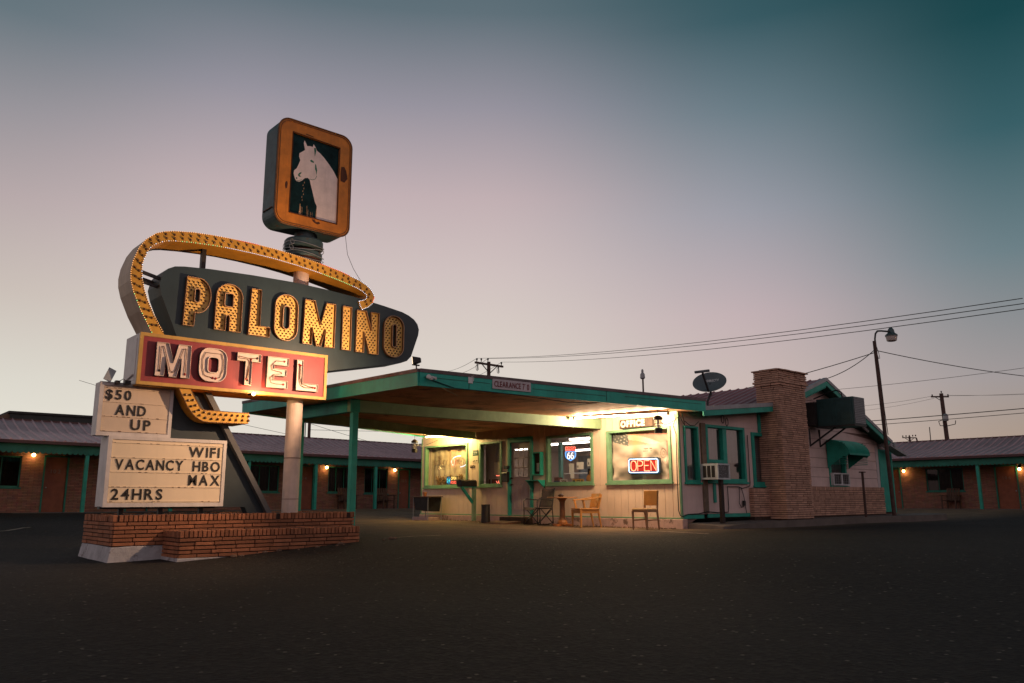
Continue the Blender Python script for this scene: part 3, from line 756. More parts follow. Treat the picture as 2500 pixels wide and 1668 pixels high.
for ch, loops in PL.items():
    o = channel('channel_letter', loops, 12.315, 12.374, LETY, LETW, RIM, SG)
    xs = [p[0] for p in loops[0]]; zs = [p[1] for p in loops[0]]
    z = min(zs) + .035; row = 0
    while z < max(zs):
        x = min(xs) + .035 + (row % 2) * .034
        while x < max(xs):
            if inside((x, z), loops[0]) and edist((x, z), loops[0]) > .022 and all(not inside((x, z), h) and edist((x, z), h) > .02 for h in loops[1:]):
                BULBPOS.append((x + random.uniform(-.004, .004), 12.356, z + random.uniform(-.004, .004), o))
            x += .068
        z += .045; row += 1
    # torn metal at a letter's edge
for (x, z) in ((4.335, 3.47), (5.07, 3.58), (5.39, 3.60), (6.05, 3.62), (6.745, 3.6)):
    pass
# arrow bulbs: two staggered rows along the band
def mid(pa, pb, f): return [(a[0] + (b[0] - a[0]) * f, a[1] + (b[1] - a[1]) * f) for a, b in zip(pa, pb)]
ii = si[::-1]
def resample(p, n):
    L = [0]
    for a, b in zip(p, p[1:]): L.append(L[-1] + (Vector(b) - Vector(a)).length)
    out = []
    for k in range(n):
        d = L[-1] * k / (n - 1); j = max(i for i in range(len(L)) if L[i] <= d + 1e-9); j = min(j, len(p) - 2)
        f = (d - L[j]) / max(1e-9, L[j + 1] - L[j]); out.append((p[j][0] + (p[j + 1][0] - p[j][0]) * f, p[j][1] + (p[j + 1][1] - p[j][1]) * f))
    return out
ro, ri = resample(so, 47), resample(ii, 47)
AB = []
for k in range(1, 46):
    AB.append((*mid([ro[k]], [ri[k]], .28 + .1 * (k % 2))[0], 1)); AB.append((*mid([ro[k]], [ri[k]], .70 + .06 * (k % 2))[0], 1))
lo_ = resample([(x * 1.0025, .7 + (z - .7) * 1.0025) for x, z in low_o[::-1]], 14); li_ = resample([(x * 1.0025, .7 + (z - .7) * 1.0025) for x, z in low_i], 14)
for k in range(1, 14):
    kk = min(k, 13) - .25
    AB.append((*mid([lo_[k]], [li_[k]], .3)[0], 0)); AB.append((*mid([lo_[k]], [li_[k]], .72)[0], 0))
def bulbshape(mb, x, y, z, r=.019):
    mb.use(SOCK).cyl((x, y + .018, z), (x, y - .004, z), r * 1.25, 8)
    mb.use(BULBOFF).ball((x, y - .016, z), r, 7, 5)
q = MB(); bulbshape(q, 0, 0, 0, .0165 * K)
b0 = q.build('bulb', None, None, local=True); first = [True]
def put_bulb(x, y, z):
    o = b0 if first[0] else b0.copy()
    if not first[0]: COL.objects.link(o)
    first[0] = False
    o.parent = ARW
    bx, by, bz = BASE[SG.name]; w = kp((x, y, z)); o.location = (w[0] - bx, w[1] - by, w[2] - bz)
AB.sort(key=lambda p: (p[2], p[0]))
for x, z, k in AB[:100]: put_bulb(x, 12.326, z)
q = MB()
for x, z, k in AB[100:]: bulbshape(q, x, 12.326, z, .0165)
for x, y, z, o in BULBPOS: bulbshape(q, x, y + .012, z, .0115)
o = sp(q, 'bulb'); o['kind'] = 'stuff'
# marquee boards
def board(yf, x0, x1, z0, z1, y1, name, face, rails, rows):
    q_ = yf / 12.3; x0, x1 = x0 * q_, x1 * q_; z0, z1 = .7 + (z0 - .7) * q_, .7 + (z1 - .7) * q_; dy_ = yf - 12.3
    rails = [.7 + (z - .7) * q_ for z in rails]; rows = [(s_, a * q_, b * q_, .7 + (c - .7) * q_, .7 + (d - .7) * q_) for s_, a, b, c, d in rows]
    mb = MB(); mb.box(x0, x1, 12.31 + dy_, y1, z0, z1); B = sp(mb, name, ALU, bevel=.004)
    mb = MB(); mb.box(x0 + .055, x1 - .05, 12.306 + dy_, 12.314 + dy_, z0 + .055, z1 - .05); sp(mb, 'acrylic_face', face, B)
    mb = MB(); mb.prism([[(x0 - .004, z0 - .004), (x1 + .004, z0 - .004), (x1 + .004, z1 + .004), (x0 - .004, z1 + .004)], [(x0 + .05, z0 + .05), (x1 - .045, z0 + .05), (x1 - .045, z1 - .045), (x0 + .05, z1 - .045)]], YP(0), 12.292 + dy_, 12.33 + dy_); sp(mb, 'face_frame', ALU, B)
    mb = MB()
    for z in rails:
        mb.use(face).box(x0 + .06, x1 - .055, 12.297 + dy_, 12.306 + dy_, z - .006, z + .006)
        random.seed(int(z * 1000))
        x = x0 + .08
        while x < x1 - .1:
            w = random.uniform(.012, .05)
            if random.random() < .55: mb.use(RUST).box(x, x + w, 12.2945 + dy_, 12.2975 + dy_, z - .004, z + random.uniform(.0, .004))
            x += random.uniform(.06, .13)
    sp(mb, 'letter_rail', None, B)
    for s, a, b, c, d in rows:
        mb = MB(); text(mb, s, a, b, c, d, YP(12.3025 + dy_), .006, .022); sp(mb, 'lettering', BLACK, B)
    return B
board(12.50, 3.075, 4.085, 1.608, 2.362, 12.76, 'price_board', MARQ, (2.285, 2.085, 1.88, 1.672),
      [('$50', 3.153, 3.499, 2.117, 2.263), ('AND', 3.300, 3.717, 1.902, 2.053), ('UP', 3.520, 3.796, 1.698, 1.851)])
board(12.44, 3.25, 4.94, .619, 1.605, 12.84, 'vacancy_board', MARQL, (1.515, 1.308, 1.105, .897, .692),
      [('WIFI', 4.373, 4.843, 1.340, 1.492), ('VACANCY', 3.360, 4.309, 1.135, 1.287), ('HBO', 4.448, 4.861, 1.130, 1.283), ('MAX', 4.397, 4.871, .925, 1.079), ('24HRS', 3.343, 4.042, .714, .872)])
mb = MB(); mb.use(GREYM).bar((3.19, 12.45, 2.40), (3.27, 12.50, 2.58), .11, .008, (0, 1, 0)); mb.use(DARK).cyl((3.25, 12.5, 2.36), (3.235, 12.48, 2.50), .006, 6)
mb.use(BLACK).box(3.30, 3.36, 12.40, 12.48, 2.364, 2.41); mb.box(3.42, 3.50, 12.38, 12.46, 2.364, 2.42); mb.tube([(3.33, 12.36, 2.39), (3.38, 12.34, 2.43), (3.44, 12.36, 2.385)], .006, 5)
sp(mb, 'solar_light')
# horse picture box
hb = rrect(5.55, 6.985, 5.35, 7.285, .21, 7)
mb = MB(); mb.use(TEALBOX).wall(hb, YP(0), 12.43, 12.905); mb.poly([hb], YP(12.905))
HB = sp(mb, 'picture_box')
hi_ = [(5.815, 5.575), (6.738, 5.565), (6.738, 7.03), (5.815, 7.06)]
mb = MB(); mb.prism([hb, hi_], YP(0), 12.415, 12.46); sp(mb, 'orange_frame', ORNGF, HB, bevel=.004)
mb = MB(); mb.tube([(u, 12.412, v) for u, v in hb], .014, 5, closed=True)
mb.tube([(u, 12.408, v) for u, v in rrect(5.585, 6.95, 5.385, 7.25, .19, 6)], .006, 4, closed=True); sp(mb, 'frame_bead', LETW, HB)
mb = MB(); mb.tube([(u, 12.41, v) for u, v in hi_], .012, 5, closed=True); sp(mb, 'picture_bead', RUST, HB)
mb = MB(); mb.poly([hi_], YP(12.445))
sp(mb, 'picture', PICB, HB)
horse = [(6.038, 6.925), (6.05, 6.981), (6.075, 6.944), (6.108, 6.887), (6.16, 6.903), (6.214, 6.904), (6.227, 6.961), (6.268, 6.913), (6.293, 6.86), (6.365, 6.822), (6.446, 6.762), (6.544, 6.67), (6.644, 6.562), (6.729, 6.435), (6.735, 6.014), (6.735, 5.57), (6.531, 5.57), (6.341, 5.575), (6.344, 5.814), (6.302, 5.891), (6.256, 6.041), (6.212, 6.176), (6.184, 6.272), (6.145, 6.298), (6.093, 6.279), (6.036, 6.217), (5.986, 6.181), (5.934, 6.182), (5.902, 6.224), (5.875, 6.311), (5.88, 6.364), (5.929, 6.421), (5.962, 6.504), (5.987, 6.585), (5.961, 6.651), (5.966, 6.711), (6.016, 6.755), (6.067, 6.8)]
mb = MB(); mb.poly([horse], YP(12.441)); sp(mb, 'painted_horse', PICW, HB)
mb = MB()
for c in ([(6.17, 6.63), (6.20, 6.655), (6.25, 6.63), (6.245, 6.605), (6.195, 6.61)], [(5.955, 6.30), (5.975, 6.34), (6.02, 6.375), (6.015, 6.34), (5.985, 6.31), (6.02, 6.28), (5.975, 6.275)], [(5.918, 6.232), (5.935, 6.255), (5.95, 6.235), (5.935, 6.215)],
          [(6.24, 6.89), (6.268, 6.90), (6.285, 6.85), (6.262, 6.73), (6.25, 6.80)], [(6.275, 6.60), (6.295, 6.58), (6.318, 6.49), (6.31, 6.39), (6.295, 6.46), (6.275, 6.50)]):
    mb.poly([c], YP(12.4385))
mb.tube([(6.315, 6.40, 0)[0:1] + (12.439, 6.38), (6.29, 12.439, 6.315), (6.24, 12.439, 6.285), (6.18, 12.439, 6.285)], .004, 4)
mb.tube([(5.94, 12.439, 6.19), (5.99, 12.439, 6.20), (6.03, 12.439, 6.235)], .004, 4)
sp(mb, 'painted_shading', PICG, HB)
mb = MB()
random.seed(11)
for i in range(14):
    x = random.uniform(6.0, 6.33); w = random.uniform(.004, .02); h = random.uniform(.05, .2)
    mb.poly([[(x, 5.585), (x + w, 5.58), (x + w * .7, 5.585 + h), (x + w * .3, 5.6 + h)]], YP(12.4395))
for i in range(7):
    x = 6.06 + random.uniform(-.02, .02); z = 5.85 + i * .055; mb.poly([[(x, z), (x + .014, z), (x + .01, z + .04)]], YP(12.4395))
sp(mb, 'paint_wear', mat('worn_paint', (.55, .33, .19), .6, .3, 8), HB)
mb = MB()
for lp in ([(6.782, 6.673), (6.842, 6.691), (6.885, 6.626), (6.918, 6.482), (6.858, 6.39), (6.777, 6.398), (6.772, 6.533)], [(5.72, 6.10), (5.75, 6.13), (5.765, 6.08), (5.755, 6.0), (5.73, 5.98), (5.715, 6.04)], [(6.24, 5.545), (6.30, 5.55), (6.33, 5.51), (6.39, 5.53), (6.41, 5.50), (6.36, 5.475), (6.31, 5.485), (6.27, 5.51)], [(6.05, 7.10), (6.2, 7.09), (6.21, 7.075), (6.06, 7.085)]):
    mb.poly([lp], YP(12.4125))
mb.box(5.53, 5.553, 12.5, 12.85, 5.62, 5.635); sp(mb, 'peeled_patch', RUST, HB)
# hub
mb = MB(); mb.use(TEALBOX).lathe((6.24, 12.66, 0), [(.17, 5.22), (.17, 5.40)], 24).lathe((6.24, 12.66, 0), [(.30, 5.03), (.335, 5.05), (.335, 5.17), (.31, 5.20)], 32)
mb.use(RUST).lathe((6.24, 12.66, 0), [(.24, 4.82), (.24, 5.04)], 24); mb.use(TEALBOX).lathe((6.24, 12.66, 0), [(.31, 4.86), (.325, 4.88), (.325, 4.96), (.30, 4.98)], 32)
mb.use(RUST).lathe((6.24, 12.66, 0), [(.20, 4.70), (.29, 4.76), (.31, 4.80), (.31, 4.855)], 28)
sp(mb, 'turning_hub', smooth=False)
mb = MB(); random.seed(4)
for k in range(4):
    z = 4.82 + k * .085; ph = random.uniform(0, 6)
    mb.tube([(6.24 + .35 * cos(2 * pi * i / 28), 12.66 + .35 * sin(2 * pi * i / 28), z + .035 * sin(4 * pi * i / 28 + ph)) for i in range(28)], .006, 4, closed=True)
for cx, cz in ((5.92, 5.08), (5.91, 4.98)):
    mb.tube([(cx + .035 * cos(2 * pi * i / 12), 12.45 + .02 * sin(2 * pi * i / 12), cz + .05 * sin(2 * pi * i / 12)) for i in range(12)], .005, 4, closed=True)
sp(mb, 'cable_coil', GREYM)
mb = MB(); mb.tube([(6.93, 12.44, 5.42), (6.98, 12.42, 5.05), (7.10, 12.40, 4.80), (7.25, 12.36, 4.57)], .004, 4); sp(mb, 'guy_wire', WIRE)
# small uplight under the red box
mb = MB(); mb.use(DARK).cyl((5.27, 12.20, 2.36), (5.27, 12.36, 2.36), .016, 8); mb.use(BULBON).ball((5.27, 12.17, 2.352), .028, 10, 6); sp(mb, 'uplight_bulb')
GRID[0] = False
def lamp(kind, name, loc, power, col, size=.05, aim=None, angle=None, blend=.5):
    l = bpy.data.lights.new(name, kind); l.energy = power; l.color = col
    if kind in ('POINT', 'SPOT'): l.shadow_soft_size = size
    if kind == 'SPOT': l.spot_size = radians(angle); l.spot_blend = blend
    o = bpy.data.objects.new(name, l); COL.objects.link(o); o.location = loc
    if aim: o.rotation_euler = (Vector(aim) - Vector(loc)).to_track_quat('-Z', 'Y').to_euler()
    return o
lamp('POINT', 'uplight_lamp', (5.36 * K, 12.13 * K, .7 + 1.655 * K), 20, (1, .62, .28), .03)
# floodlight on the carport corner
t = thing('floodlight', 'small black floodlight on the carport roof corner aimed at the sign', 'floodlight', (7.86, 11.45, 2.9))
mb = MB(); mb.cyl((7.86, 11.45, 2.86), (7.86, 11.45, 3.0), .012, 8); mb.bar((7.78, 11.45, 3.0), (7.92, 11.45, 3.0), .03, .02); mb.build('bracket', DARK, t)
fd = Vector((-.72, .68, -.10)).normalized(); fs_ = fd.cross(Vector((0, 0, 1))).normalized(); fu = fs_.cross(fd)
fc = Vector((7.83, 11.43, 3.075))
def fpl(w, d): return [fc + fs_ * a * w + fu * b * w * .8 + fd * d for a, b in ((-1, -1), (1, -1), (1, 1), (-1, 1))]
mb = MB(); mb.hexa(fpl(.045, -.09), fpl(.085, .045)); mb.build('lamp_body', DARK, t, bevel=.006)
mb = MB(); mb.hexa(fpl(.075, .046), fpl(.075, .05)); mb.build('lens', glow('flood_lens', (1, .75, .45), 3), t)
lamp('SPOT', 'flood_lamp', tuple(fc + fd * .09), 700, (1.0, .62, .36), .04, (5.0, 13.7, 2.9), 165, .9)

# ------------------------------------------------------------------ the office with its carport
OF = thing('motel_office', 'low pink and cream motel office with green carport and brick chimney', 'motel office', (15.3, 11.55, .05))
def of(mb, name, m=None, parent=None, **k): return mb.build(name, m, parent or OF, **k)
XF, YS = 15.3, 11.55
def subtract(iv, cuts):
    out = [iv]
    for a, b in cuts:
        nxt = []
        for p, q in out:
            if b <= p or a >= q: nxt.append((p, q))
            else:
                if a > p: nxt.append((p, a))
                if b < q: nxt.append((b, q))
        out = nxt
    return [(p, q) for p, q in out if q - p > .004]
WIN = [(19.43, 21.68, 1.10, 2.41), (17.84, 18.87, 1.10, 2.385), (14.25, 15.97, 1.10, 2.40), (11.76, 13.77, 1.10, 2.395)]
DOORF = (16.52, 17.56, .25, 2.44)
opens = WIN + [DOORF]
# front wall: grooved boards below, flat boarding above
mb = MB(); mb.use(CREAM)
def grooved(mb, y0, y1, z0, z1, pitch=.225, x=XF, th=.03, gap=.009):
    y = y0
    while y < y1 - .01:
        e = min(y1, y + pitch)
        for a, b in subtract((z0, z1), [(o[2], o[3]) for o in opens if o[0] < (y + e) / 2 < o[1]]):
            pass
        # split strip at opening edges
        ed = sorted({y, e} | {q for o in opens for q in (o[0], o[1]) if y < q < e})
        for p, q in zip(ed, ed[1:]):
            m = (p + q) / 2
            for a, b in subtract((z0, z1), [(o[2], o[3]) for o in opens if o[0] < m < o[1]]):
                mb.box(x, x + th, p + (gap / 2 if p == y else 0), q - (gap / 2 if q == e else 0), a, b)
        y = e
grooved(mb, 11.55, 21.86, .285, 2.86)
of(mb, 'front_siding', bevel=.002)
mb = MB(); wl = [[(11.55, .25), (21.86, .25), (21.86, 2.86), (11.55, 2.86)]] + [[(a, c), (a, d), (b, d), (b, c)] for a, b, c, d in opens]
mb.prism(wl, XP(0), XF + .028, XF + .14); of(mb, 'front_wall_core', CREAM)
mb = MB(); mb.box(XF - .045, XF + .14, 11.49, 21.9, -.1, .25); of(mb, 'foundation', STEM, bevel=.012)
mb = MB(); mb.box(XF - .02, XF + .02, 11.50, 21.88, .252, .283); mb.box(XF - .012, XF + .05, 21.83, 21.88, .286, 2.66); mb.box(XF - .012, XF + .05, 11.532, 11.572, .286, 2.70); of(mb, 'base_trim', TRIMF, bevel=.004)
mb = MB(); mb.box(XF - .014, XF, 11.62, 13.72, 1.045, 1.06); mb.box(XF - .006, XF, 13.8, 14.22, 1.06, 1.075); mb.box(XF - .016, XF, 18.92, 19.38, 1.07, 1.085); of(mb, 'belt_joint', CREAM)
# wall beside and behind
mb = MB(); mb.box(15.44, 26.3, 21.72, 21.86, .0, 2.75); mb.box(26.28, 26.36, 11.56, 21.86, .0, 2.35); of(mb, 'rear_wall', PINK)

def window(parent, y0, y1, z0, z1, place, din, fw=.075, gl=GLASS, sides='lrtb', fm=GREEN, proud=.035):
    """frame in the wall plane; place(u, v, d) with d > 0 inwards"""
    mb = MB()
    def bx(u0, u1, v0, v1, d0=-proud, d1=.10):
        mb.hexa([place(u0, v0, d0), place(u1, v0, d0), place(u1, v0, d1), place(u0, v0, d1)], [place(u0, v1, d0), place(u1, v1, d0), place(u1, v1, d1), place(u0, v1, d1)])
    bx(y0 + fw, y1 - fw, z0, z0 + fw * .8); bx(y0 + fw, y1 - fw, z1 - fw * .8, z1); bx(y0, y0 + fw, z0, z1); bx(y1 - fw, y1, z0, z1)
    bx(y0 - .03, y1 + .03, z0 - .05, z0 - .002, -proud - .035, .02)
    w = mb.build('window', fm, parent, bevel=.004)
    mb = MB(); lp = [(y0 + fw, z0 + fw * .8), (y1 - fw, z0 + fw * .8), (y1 - fw, z1 - fw * .8), (y0 + fw, z1 - fw * .8)]
    mb.add([place(u, v, din) for u, v in lp], [(0, 1, 2, 3)]); mb.build('pane', gl, w)
    return w
PF = lambda u, v, d: (XF + d, u, v)
PS = lambda u, v, d: (u, YS + d, v)
for a, b, c, d in WIN: window(OF, a, b, c, d, PF, .055, fm=TRIMF)
# door
mb = MB()
mb.box(XF - .04, XF + .1, 17.46, 17.56, .26, 2.44); mb.box(XF - .04, XF + .1, 16.52, 16.62, .26, 2.44); mb.box(XF - .045, XF + .1, 16.62, 17.46, 2.30, 2.44); of(mb, 'door_frame', GREEN, bevel=.004)
mb = MB(); dl = (16.63, 17.45, .27, 2.29)
gl_ = (16.74, 17.34, 1.32, 2.12)
mb.prism([[(dl[0], dl[2]), (dl[1], dl[2]), (dl[1], dl[3]), (dl[0], dl[3])], [(gl_[0], gl_[2]), (gl_[0], gl_[3]), (gl_[1], gl_[3]), (gl_[1], gl_[2])]], XP(0), XF + .02, XF + .06)
DR = of(mb, 'door', DOORW)
mb = MB()
for i in range(4): y = gl_[0] + (gl_[1] - gl_[0]) * i / 3; mb.box(XF + .005, XF + .03, y - .012, y + .012, gl_[2], gl_[3])
for i in range(4): z = gl_[2] + (gl_[3] - gl_[2]) * i / 3; mb.box(XF + .008, XF + .028, gl_[0] - .012, gl_[1] + .012, z - .012, z + .012)
for y0 in (16.74, 17.08):
    for (z0, z1) in ((.42, 1.16),): mb.prism([rrect(y0, y0 + .26, z0, z1, .01, 2), rrect(y0 + .03, y0 + .23, z0 + .03, z1 - .03, .01, 2)[::-1]], XP(0), XF + .010, XF + .021); mb.box(XF + .012, XF + .021, y0 + .06, y0 + .20, z0 + .06, z1 - .06)
mb.build('door_moulding', DOORW, DR, bevel=.003)
mb = MB(); mb.box(XF + .045, XF + .048, gl_[0], gl_[1], gl_[2], gl_[3]); mb.build('pane', GLASS, DR)
mb = MB()
for z in (1.12, 1.30): mb.ball((XF - .03, 17.40, z), .028, 10, 6); mb.cyl((XF + .02, 17.40, z), (XF - .03, 17.40, z), .012, 8)
mb.build('door_handle', BLACK, DR)
mb = MB(); mb.box(14.92, XF - .05, 16.5, 17.52, .02, .235); of(mb, 'door_step', mat('dark_step', (.05, .03, .022), .9, .3, 6, .3, 30), bevel=.008)
# side wall, panels of siding
sopens = [(15.49, 16.05, 1.09, 2.40), (16.34, 18.01, 1.12, 2.48), (18.33, 18.98, 1.04, 2.39), (22.26, 23.26, 1.06, 2.2), (25.47, 26.32, .28, 2.17)]
def rooftop(x):
    P = [(15.75, 2.80), (19.03, 3.14), (21.74, 4.05), (25.62, 2.42), (26.6, 2.02)]
    if x <= 15.75: return 2.80
    for (a, b), (c, d) in zip(P, P[1:]):
        if x <= c: return b + (d - b) * (x - a) / (c - a)
    return 2.0
def siding(mb, x0, x1, z0, row, y=YS, zmax=None, gap=.010, seam=1.2):
    z = z0
    while z < 4.1:
        e = z + row; x = x0
        cutx = sorted({x0, x1} | {q for o in sopens for q in o[:2] if x0 < q < x1} | {19.03, 21.74} & {q for q in (19.03, 21.74) if x0 < q < x1})
        for p, q in zip(cutx, cutx[1:]):
            m = (p + q) / 2
            for a, b in subtract((z + gap, e), [(o[2], o[3]) for o in sopens if o[0] < m < o[1]]):
                t0, t1 = rooftop(p) - .01, rooftop(q) - .01
                if t0 <= a and t1 <= a: continue
                ha, hb = min(b, t0), min(b, t1)
                if ha <= a or hb <= a:
                    # clipped corner
                    xs = p + (q - p) * (a - t0) / (t1 - t0)
                    tri = [(xs, a), (q, a), (q, hb)] if ha <= a else [(p, a), (xs, a), (p, ha)]
                    if min(b, max(t0, t1)) - a > .005: mb.prism([tri], YP(0), y, y + .03)
                else:
                    mb.hexa([(p, y - .004, a), (q, y - .004, a), (q, y + .03, a), (p, y + .03, a)], [(p, y + .005, ha), (q, y + .005, hb), (q, y + .03, hb), (p, y + .03, ha)])
        z = e
mb = MB(); siding(mb, 15.30, 18.12, .36, 2.12, gap=.0); of(mb, 'side_siding', PINK)
mb = MB(); siding(mb, 18.12, 20.0, 2.49, .29); siding(mb, 15.32, 18.12, 2.49, .29); siding(mb, 18.05, 20.0, .98, 1.50, gap=0); siding(mb, 20.0, 25.47, 1.03, .268)
of(mb, 'lap_siding', PINK)
outline = [(15.31, .05), (26.33, .05), (26.33, 2.08), (25.62, 2.40), (21.74, 4.03), (19.03, 3.12), (15.75, 2.78), (15.31, 2.76)]
mb = MB(); mb.prism([outline] + [[(a, c), (a, d), (b, d), (b, c)] for a, b, c, d in sopens], YP(0), YS + .028, YS + .14); of(mb, 'side_wall_core', mat('dark_pink_paint', (.22, .15, .13), .85, .15))
mb = MB(); mb.box(15.34, 16.14, YS - .02, YS + .02, .255, .345); mb.box(16.30, 18.08, YS - .02, YS + .02, .27, .355); of(mb, 'base_board', GREEN, bevel=.004)
mb = MB(); mb.box(16.14, 16.31, YS - .05, YS + .01, .38, 2.5); of(mb, 'bare_post', CLOTHG, bevel=.004)
window(OF, *sopens[0], PS, .06, .06, GLASSD)
W2 = window(OF, *sopens[1], PS, .06, .085, GLASSD)
mb = MB(); mb.box(17.04, 17.20, YS - .03, YS + .09, 1.2, 2.40); mb.box(16.42, 17.04, YS - .025, YS + .08, 1.56, 1.64); mb.build('mullion', GREEN, W2, bevel=.004)
W3 = window(OF, *sopens[2], PS, .06, .11, GLASSD)
W5 = window(OF, *sopens[3], PS, .06, .09, GLASSD)
for (x0, x1, z0, z1) in ((16.4, 18.0, 1.6, 2.45), (15.5, 16.05, 1.15, 2.4), (18.4, 18.95, 1.1, 2.35), (22.3, 23.2, 1.1, 2.2)):
    mb = MB(); n = 40
    vs = []
    for i in range(n + 1):
        x = x0 + (x1 - x0) * i / n; y = YS + .16 + .012 * sin(i * 1.5) + .006 * sin(i * 3.7)
        vs += [(x, y, z0), (x, y, z1)]
    mb.add(vs, [(2 * i, 2 * i + 2, 2 * i + 3, 2 * i + 1) for i in range(n)]); of(mb, 'curtain', CURT, smooth=True)
mb = MB(); mb.box(16.56, 16.66, YS - .028, YS - .004, .62, 1.08); mb.box(17.0, 17.16, YS - .02, YS - .004, 1.05, 1.10); of(mb, 'sill_brace', GREEN)
# steel side door
mb = MB(); mb.box(25.50, 26.29, YS - .005, YS + .05, .29, 2.15); SD = of(mb, 'side_door', GREEN, bevel=.004)
mb = MB(); mb.prism([[(25.44, .27), (25.50, .27), (25.50, 2.15), (26.29, 2.15), (26.29, .27), (26.36, .27), (26.36, 2.22), (25.44, 2.22)]], YP(0), YS - .03, YS + .06); of(mb, 'side_door_frame', GREEN, bevel=.003)
mb = MB()
for i in range(5): mb.box(26.06 + .02 * (i % 2), 26.22, YS - .010, YS - .004, 1.18 + i * .09, 1.25 + i * .09)
mb.use(PAPER); mb.build('notice_stickers', PAPER, SD)
mb = MB(); text(mb, 'PRIVATE', 26.02, 26.25, 1.70, 1.76, YP(YS - .008), .004); mb.build('lettering', PAPER, SD)
mb = MB(); mb.box(25.27, 25.44, YS - .012, YS + .02, 1.03, 2.30); of(mb, 'corner_board', mat('white_trim', (.50, .44, .43), .6, .1))
mb = MB(); mb.ball((24.3, YS - .05, 2.26), .075, 10, 6, (1, .5, 1.3)); of(mb, 'wall_fixture', WHITEM, smooth=True)
# brick wainscots
mb = MB(); mb.box(18.11, 18.9, 11.43, 11.56, .0, .96); mb.box(20.1, 25.45, 11.47, 11.56, .0, 1.03); of(mb, 'wainscot_core', BRKDARK)
mb = MB(); random.seed(21)
courses(mb, (18.10, 11.42, 0), (1, 0, 0), (0, -1, 0), .75, .26, .965, soldier=.10, proud=.01)
courses(mb, (18.10, 11.56, 0), (0, -1, 0), (-1, 0, 0), .14, .26, .965, soldier=.10)
courses(mb, (20.10, 11.46, 0), (1, 0, 0), (0, -1, 0), 5.36, .24, 1.035, soldier=.10, proud=.01)
of(mb, 'brick_wainscot', BRKCH, bevel=.003)
# chimney
CH = None
mb = MB(); mb.box(18.84, 20.12, 10.97, 11.62, .1, 3.98); CH = of(mb, 'chimney', BRKDARK)
mb = MB(); random.seed(8)
courses(mb, (18.82, 10.955, 0), (1, 0, 0), (0, -1, 0), 1.315, .2, 3.60, jit=.007, proud=.012)
courses(mb, (18.825, 11.62, 0), (0, -1, 0), (-1, 0, 0), .665, .2, 3.60, jit=.007, proud=.012)
courses(mb, (20.13, 10.955, 0), (0, 1, 0), (1, 0, 0), .665, .9, 3.60, jit=.007, proud=.012)
for z0, z1, pr in ((3.60, 3.665, .03), (3.665, 3.73, .06), (3.73, 3.785, .035), (3.785, 3.985, .035), (3.985, 4.03, .075)):
    courses(mb, (18.82 - pr, 10.955 - pr, 0), (1, 0, 0), (0, -1, 0), 1.315 + 2 * pr, z0, z1, jit=.012, proud=.01, depth=.2)
    courses(mb, (18.82 - pr, 11.62 + pr, 0), (0, -1, 0), (-1, 0, 0), .665 + 2 * pr, z0, z1, jit=.012, proud=.01, depth=.2)
mb.build('brickwork', BRKCH, CH, bevel=.003)
mb = MB(); mb.box(18.80, 20.17, 10.93, 11.66, 3.98, 4.025); mb.box(18.90, 20.05, 11.03, 11.55, 4.02, 4.06); mb.build('chimney_cap', BRKDARK, CH)
# gable roof (ridge runs along Y)
prof = [(15.72, 2.80), (19.03, 3.14), (21.74, 4.06), (25.62, 2.43)]
mb = MB()
for (a, b), (c, d) in zip(prof, prof[1:]):
    mb.hexa([(a, 11.16, b - .05), (c, 11.16, d - .05), (c, 22.0, d - .05), (a, 22.0, b - .05)], [(a, 11.16, b), (c, 11.16, d), (c, 22.0, d), (a, 22.0, b)])
RF = of(mb, 'gable_roof', ROOFR)
mb = MB()
for (a, b), (c, d) in zip(prof, prof[1:]):
    y = 11.3
    while y < 21.9:
        mb.hexa([(a, y, b), (c, y, d), (c, y + .06, d), (a, y + .06, b)], [(a, y + .02, b + .03), (c, y + .02, d + .03), (c, y + .04, d + .03), (a, y + .04, b + .03)]); y += .3
mb.build('roof_ribs', ROOFR, RF)
mb = MB(); cap_ = mat('grey_rake_metal', (.30, .30, .31), .45, .2, 3, .08, 14, streak=.3)
for (a, b), (c, d) in (((15.75, 2.84), (18.80, 3.155)), ((20.15, 3.555), (21.74, 4.095)), ((21.74, 4.095), (25.64, 2.475))):
    mb.hexa([(a, 11.13, b - .10), (c, 11.13, d - .10), (c, 11.20, d - .10), (a, 11.20, b - .10)], [(a, 11.13, b), (c, 11.13, d), (c, 11.24, d), (a, 11.24, b)])
of(mb, 'rake_flashing', cap_)
mb = MB()
for (a, b), (c, d) in (((15.78, 2.74), (18.80, 3.052)), ((20.15, 3.453), (21.74, 3.99)), ((21.74, 3.99), (25.55, 2.40))):
    mb.hexa([(a, 11.145, b - .13), (c, 11.145, d - .13), (c, 11.185, d - .13), (a, 11.185, b - .13)], [(a, 11.145, b), (c, 11.145, d), (c, 11.185, d), (a, 11.185, b)])
n = 18
for i in range(n):
    x = 20.2 + (21.70 - 20.2) * i / n; z = 3.453 + (x - 20.15) * (3.99 - 3.453) / 1.59 - .13
    mb.prism([[(x, z + .01), (x + .075, z + .04), (x + .06, z - .03), (x + .02, z - .035)]], YP(0), 11.147, 11.165)
mb.box(18.66, 18.76, 11.5, 11.54, 2.4, 3.0)
of(mb, 'barge_board', GREEN)
mb = MB()
for (a, b), (c, d) in zip(prof, prof[1:]): mb.hexa([(a, 11.19, b - .075), (c, 11.19, d - .075), (c, 11.56, d - .075), (a, 11.56, b - .075)], [(a, 11.19, b - .055), (c, 11.19, d - .055), (c, 11.56, d - .055), (a, 11.56, b - .055)])
of(mb, 'eave_soffit', mat('dark_green_soffit', (.02, .10, .07), .7, .2))
